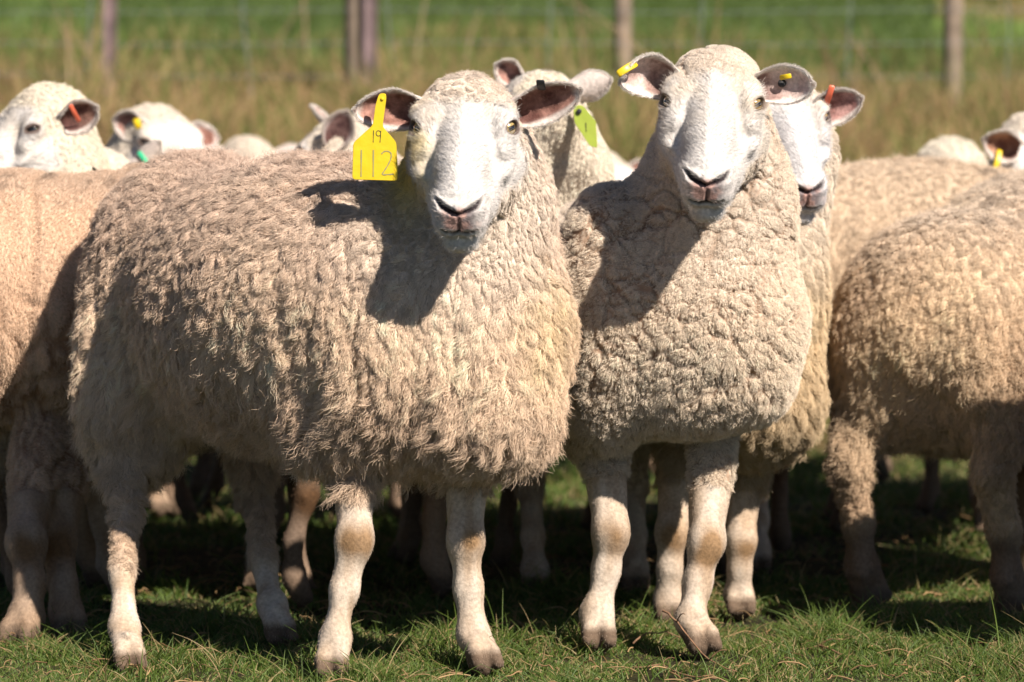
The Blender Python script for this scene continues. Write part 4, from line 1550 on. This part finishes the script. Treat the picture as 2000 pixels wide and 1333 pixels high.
def blades(name, x, Y, ln, lean, rad, col, mat, k=5, kind='stuff', bend=.6, z=None):
    n = len(x)
    az = rng.uniform(0, 2 * pi, n)
    dr = np.stack([np.cos(az), np.sin(az), az * 0], 1)
    z = terrain(x, Y) if z is None else z
    root = np.stack([x, Y, z - .004], 1)
    out = np.zeros((n, k, 3))
    for j in range(k):
        t = j / (k - 1)
        a = lean * (.35 * t + bend * t * t)
        out[:, j] = root + np.array([0, 0, 1.0]) * (ln * (t - .25 * lean * t * t))[:, None] + dr * (ln * a)[:, None]
    tt = np.linspace(0, 1, k)
    rr = np.asarray(rad).reshape(-1, 1) * (1 - .85 * tt ** 1.5)[None, :]
    o = link_hair(name, out, rr, col, mat)
    return tag(o, kind=kind)


def scatter(n, x0, x1, y0, y1, fs=None, thr=-9):
    Y = rng.uniform(y0, y1, n)
    X = rng.uniform(x0, x1, n) * np.maximum(Y / y0, 1)
    if fs:
        p = np.stack([X, Y, X * 0], 1)
        m = noise(p, fs, 61) + .35 * rng.normal(0, 1, n) > thr
        X, Y = X[m], Y[m]
    return X, Y


X, Y = scatter(150000, -1.0, 1.0, 5.35, 7.3, 4, -.30)
X2, Y2 = scatter(100000, -1.35, 1.35, 7.3, 11.8, 3, -.05)
# the same turf, thinner, where only a step to the side would show it
X3 = rng.uniform(-4.5, 4.5, 150000)
Y3 = rng.uniform(3.6, 11.8, 150000)
m = (np.abs(X3) > np.where(Y3 < 7.3, 1.0 * np.maximum(Y3 / 5.35, 1), 1.35 * Y3 / 7.3) - .05) | (Y3 < 5.35)
X, Y = np.concatenate([X, X2, X3[m]]), np.concatenate([Y, Y2, Y3[m]])
wide_ = np.concatenate([np.zeros(len(X) - m.sum()), np.ones(m.sum())])
n = len(X)
tuft = noise(np.stack([X, Y, X * 0], 1), 9, 62)
ln = .021 * (1 + .3 * wide_) * (1 + 1.1 * np.clip(tuft, -.6, 1)) * rng.lognormal(0, .38, n) * (1 + .35 * sstep(7, 9, Y))
g = rng.random(n)
col = gr((.055, .100, .016), (.135, .195, .036), g)
yel = rng.random(n) < .20
col = np.where(yel[:, None], gr((.26, .22, .08), (.38, .28, .14), rng.random(n)), col)
o = blades('grass', X, Y, ln, rng.uniform(.2, 1.3, n), rng.uniform(.0008, .0017, n) * (1 + .5 * sstep(7, 9, Y)) * (1 + 1.0 * wide_), col, M_GRASS)
# straw and dead stems lying in the turf
n = 1700
X, Y = scatter(n, -1.0, 1.0, 5.4, 9)
n = len(X)
az = rng.uniform(0, 2 * pi, n)
L_ = rng.uniform(.015, .065, n)
P0 = np.stack([X, Y, terrain(X, Y) + rng.uniform(.004, .022, n)], 1)
dr = np.stack([np.cos(az), np.sin(az), rng.normal(0, .12, n)], 1)
pts = np.stack([P0 + dr * (L_ * t)[:, None] + np.array([0, 0, 1.0]) * (.10 * L_ * math.sin(pi * t))[:, None] for t in (0, .33, .66, 1)], 1)
pts += rng.normal(0, .0016, pts.shape)
tag(link_hair('straw_litter', pts, rng.uniform(.0005, .0013, n)[:, None] * np.array([1, 1, 1, .7])[None], gr((.20, .11, .05), (.42, .28, .14), rng.random(n)), M_STRAW), kind='stuff')

# tall dry grass on the bank
X, Y = scatter(70000, -1.75, 1.75, 11.5, 21, 1.3, -.35)
Xa, Ya = scatter(45000, -4.5, 4.5, 11.5, 21, 1.3, -.35)
X, Y = np.concatenate([X, Xa]), np.concatenate([Y, Ya])
n = len(X)
tf = noise(np.stack([X, Y, X * 0], 1), 2.2, 63)
ln = (.20 - .11 * sstep(16.5, 19, Y)) * (1 + .7 * np.clip(tf, -.7, 1)) * rng.lognormal(0, .35, n)
g = rng.random(n)
col = gr((.28, .18, .08), (.50, .35, .17), g)
gg = (rng.random(n) < .35 + .5 * sstep(16.5, 20, Y + .8 * tf))
col = np.where(gg[:, None], gr((.09, .14, .025), (.17, .22, .05), rng.random(n)), col)
col = np.where((rng.random(n) < .12)[:, None], np.array([[.09, .05, .03]]), col)
blades('dry_grass', X, Y, ln, rng.uniform(.1, .8, n), rng.uniform(.0022, .0045, n), col, M_STRAW)
# scattered taller stalks
X, Y = scatter(50, -1.75, 1.75, 12.5, 19, .8, -.1)
n = len(X)
blades('dry_stalks', X, Y, rng.uniform(.35, .85, n), rng.uniform(.05, .9, n), rng.uniform(.004, .008, n), gr((.20, .12, .07), (.40, .27, .17), rng.random(n)), M_STRAW, k=6)
# green sward of the far slope
X, Y = scatter(80000, -2.0, 2.0, 17.5, 36, .5, -.3)
Xa, Ya = scatter(40000, -5, 5, 17.5, 36, .5, -.3)
X, Y = np.concatenate([X, Xa]), np.concatenate([Y, Ya])
n = len(X)
blades('slope_grass', X, Y, rng.uniform(.05, .14, n), rng.uniform(.2, 1, n), rng.uniform(.005, .010, n), gr((.078, .125, .026), (.115, .170, .040), rng.random(n)), M_GRASS, k=4)

# ------------------------------------------------------------------ fence
M_POST = m_simple('weathered_wood', (.25, .195, .145), .85, .2, noise_amt=.45, nscale=9)
M_STEEL = m_simple('rusty_steel', (.20, .14, .14), .6, .4, noise_amt=.4, nscale=12)
M_WIRE = m_simple('galvanised_wire', (.26, .28, .33), .5, .5)
FY = 17.0
fz = float(terrain(np.array([0.0]), np.array([FY]))[0])
fence = empty('wire_fence', (0, FY, fz))
tag(fence, 'stock fence of wire netting on wooden and steel posts across the bank', 'fence')
forg = np.array([0, FY, fz])


def fx(px):
    return (px - 1000) / FPX * FY


def wood_post(px, r, h_):
    x = fx(px)
    z0 = float(terrain(np.array([x]), np.array([FY]))[0]) - .3
    V, Fc, m = [], [], 18
    zs = np.linspace(0, h_ + .3, 16)
    lx, ly = rng.normal(0, .012, 2)
    for i, z in enumerate(zs):
        for j in range(m):
            a = 2 * pi * j / m
            rr = r * (1 + .06 * sin(3 * a + z * 2) + .04 * sin(7 * a - z * 5)) * (1 - .06 * z) * (1 if i < 15 else .93)
            V.append((x + lx * z + rr * cos(a), FY + .05 + ly * z + rr * sin(a), z0 + z))
    for i in range(15):
        for j in range(m):
            k = (j + 1) % m
            Fc.append((i * m + j, i * m + k, (i + 1) * m + k, (i + 1) * m + j))
    Fc.append(tuple(15 * m + j for j in range(m)))
    return link_mesh('post', V, Fc, M_POST, fence, None, forg)


def steel_post(px, h_):
    """Y section steel standard"""
    x = fx(px)
    z0 = float(terrain(np.array([x]), np.array([FY]))[0]) - .3
    sec = []
    for k in range(3):
        a = pi / 2 + 2 * pi * k / 3
        d = np.array([cos(a), sin(a)])
        q = np.array([-d[1], d[0]])
        sec += [d * .034 - q * .004, d * .034 + q * .004, (d * .005 + np.array([cos(a + pi / 3), sin(a + pi / 3)]) * .004)]
    V, Fc = [], []
    m = len(sec)
    for i, z in enumerate((0, h_ + .3)):
        for q in sec:
            V.append((x + q[0] + .02 * z * .4, FY - .03 + q[1], z0 + z))
    for j in range(m):
        k = (j + 1) % m
        Fc.append((j, k, m + k, m + j))
    Fc.append(tuple(range(m, 2 * m)))
    o = link_mesh('steel_post', V, Fc, M_STEEL, fence, None, forg, smooth=False)
    return o


for px, r in ((698, .078), (1216, .042), (1860, .046), (-560, .05), (2560, .05)):
    wood_post(px, r, 1.22)
for px in (216, 722, -1050, 3050):
    steel_post(px, 1.2)


def tube(name, pts, r, mat, parent, org, m=6):
    pts = np.array(pts, float)
    V, Fc = [], []
    for i in range(len(pts)):
        t = unit(pts[min(i + 1, len(pts) - 1)] - pts[max(i - 1, 0)])
        u = unit(np.cross(t, (.13, .9, .4)))
        v = np.cross(t, u)
        rr = r[i] if hasattr(r, '__len__') else r
        for j in range(m):
            a = 2 * pi * j / m
            V.append(pts[i] + (u * cos(a) + v * sin(a)) * rr)
    for i in range(len(pts) - 1):
        for j in range(m):
            k = (j + 1) % m
            Fc.append((i * m + j, i * m + k, (i + 1) * m + k, (i + 1) * m + j))
    Fc += [tuple(range(m - 1, -1, -1)), tuple((len(pts) - 1) * m + j for j in range(m))]
    return link_mesh(name, V, Fc, mat, parent, None, org)


gz = lambda x: float(terrain(np.array([x]), np.array([FY]))[0])
for i in range(8):
    z = .06 + .148 * i
    tube('wire', [(x, FY, fz + z + .006 * sin(x * 2.3 + i)) for x in np.arange(-6, 6.05, .25)], .0013, M_WIRE, fence, forg, 5)
for px in np.arange(-1500, 3600, 297):
    x = fx(px + 200 + rng.uniform(-12, 12))
    ph = rng.uniform(0, 6)
    tube('stay_wire', [(x + .012 * sin(q * 9 + ph) - .035 * q, FY, fz + q) for q in np.linspace(.05, 1.12, 24)], .0018, M_WIRE, fence, forg, 5)

# pale driftwood like stick and stones on the slope
M_STICK = m_simple('bleached_wood', (.45, .38, .32), .8, .2, noise_amt=.3, nscale=25)
M_STONE = m_simple('pale_stone', (.42, .36, .31), .85, .2, noise_amt=.3, nscale=12)
M_TWIG = m_simple('brown_twig', (.23, .13, .075), .8, .2, noise_amt=.4, nscale=90)
a, b = pt(398, 98, 20.5), pt(520, 200, 19.6)
st_ = tube('dead_branch', [a + (b - a) * t + np.array([0, 0, .02 * sin(7 * t)]) for t in np.linspace(0, 1, 9)], [.035, .045, .03, .022, .02, .018, .015, .013, .010], M_STICK, None, (0, 0, 0), 8)
tag(st_, 'bleached dead branch lying on the slope beyond the fence', 'branch')


def stone(px, py, Yd, r, label):
    c = pt(px, py, Yd)
    c[2] = float(terrain(np.array([c[0]]), np.array([Yd]))[0]) + r * .35
    f = Field(c - r * 1.4, c + r * 1.4, r / 7)
    f.ell(c, (r, r * .8, r * .7), None, .01)
    f.ell(c + np.array([.4, -.2, .1]) * r, (r * .6, r * .7, r * .6), None, r * .3)
    P, Q = f.mesh()
    P = P + unit(P - c) * (fbm(P, 2.5 / r, 5, 3) * r * .18)[:, None]
    o = link_mesh('stone', P - c, Q, M_STONE)
    o.location = c
    tag(o, label, 'stone', 'stones on the slope beyond the fence')


stone(1402, 48, 25.5, .11, 'pale stone on the slope straight above the crackled ewe')
stone(1432, 76, 24.5, .13, 'wider tan stone just right of and below another on the slope')
stone(1925, 72, 24.5, .10, 'lone pale stone on the slope near the right edge, past the last post')


# twigs in the turf
def twig(label, pts, r, forks=()):
    Pw = [pt(*q) for q in pts]
    d = []
    for a_, b_ in zip(Pw[:-1], Pw[1:]):
        for t in np.linspace(0, 1, 4)[:-1]:
            d.append(a_ + (b_ - a_) * t + rng.normal(0, .0012, 3))
    d.append(Pw[-1])
    o = tube('twig', d, list(np.linspace(r, r * .45, len(d))), M_TWIG, None, Pw[0], 6)
    o.location = Pw[0]
    tag(o, label, 'twig', 'twigs lying in the turf')
    for f_ in forks:
        q = [pt(*v) for v in f_]
        d = [q[0] + (q[-1] - q[0]) * t + np.array([0, 0, .006 * sin(pi * t)]) for t in np.linspace(0, 1, 6)]
        s_ = tube('side_shoot', d, list(np.linspace(r * .6, r * .3, 6)), M_TWIG, o, Pw[0], 5)


twig('curved twig crossing the right front hoof of the crackled ewe', [(1295, 1190, 6.16), (1322, 1215, 6.14), (1350, 1252, 6.10), (1385, 1290, 6.06), (1440, 1312, 6.0)], .0022, [((1322, 1215, 6.14), (1338, 1200, 6.12)), ((1385, 1290, 6.06), (1420, 1270, 6.05))])
twig('long reddish twig on the shaded turf at the lower right', [(1540, 1272, 6.34), (1600, 1262, 6.34), (1660, 1285, 6.25), (1715, 1305, 6.18)], .0022, [((1600, 1262, 6.34), (1640, 1250, 6.33))])
twig('pale arched twig between the hooves of the crackled ewe', [(1235, 1255, 6.36), (1262, 1238, 6.38), (1300, 1236, 6.4), (1330, 1246, 6.4)], .0019)
twig('short twig by the left front hoof of the tagged ewe', [(545, 1312, 6.04), (585, 1306, 6.04), (625, 1310, 6.02)], .0022, [((585, 1306, 6.04), (605, 1294, 6.04))])
twig('forked twig at the bottom of the frame below the crackled ewe', [(1240, 1305, 6.08), (1290, 1300, 6.08), (1330, 1318, 6.0), (1400, 1326, 5.97)], .0020, [((1290, 1300, 6.08), (1318, 1286, 6.08))])
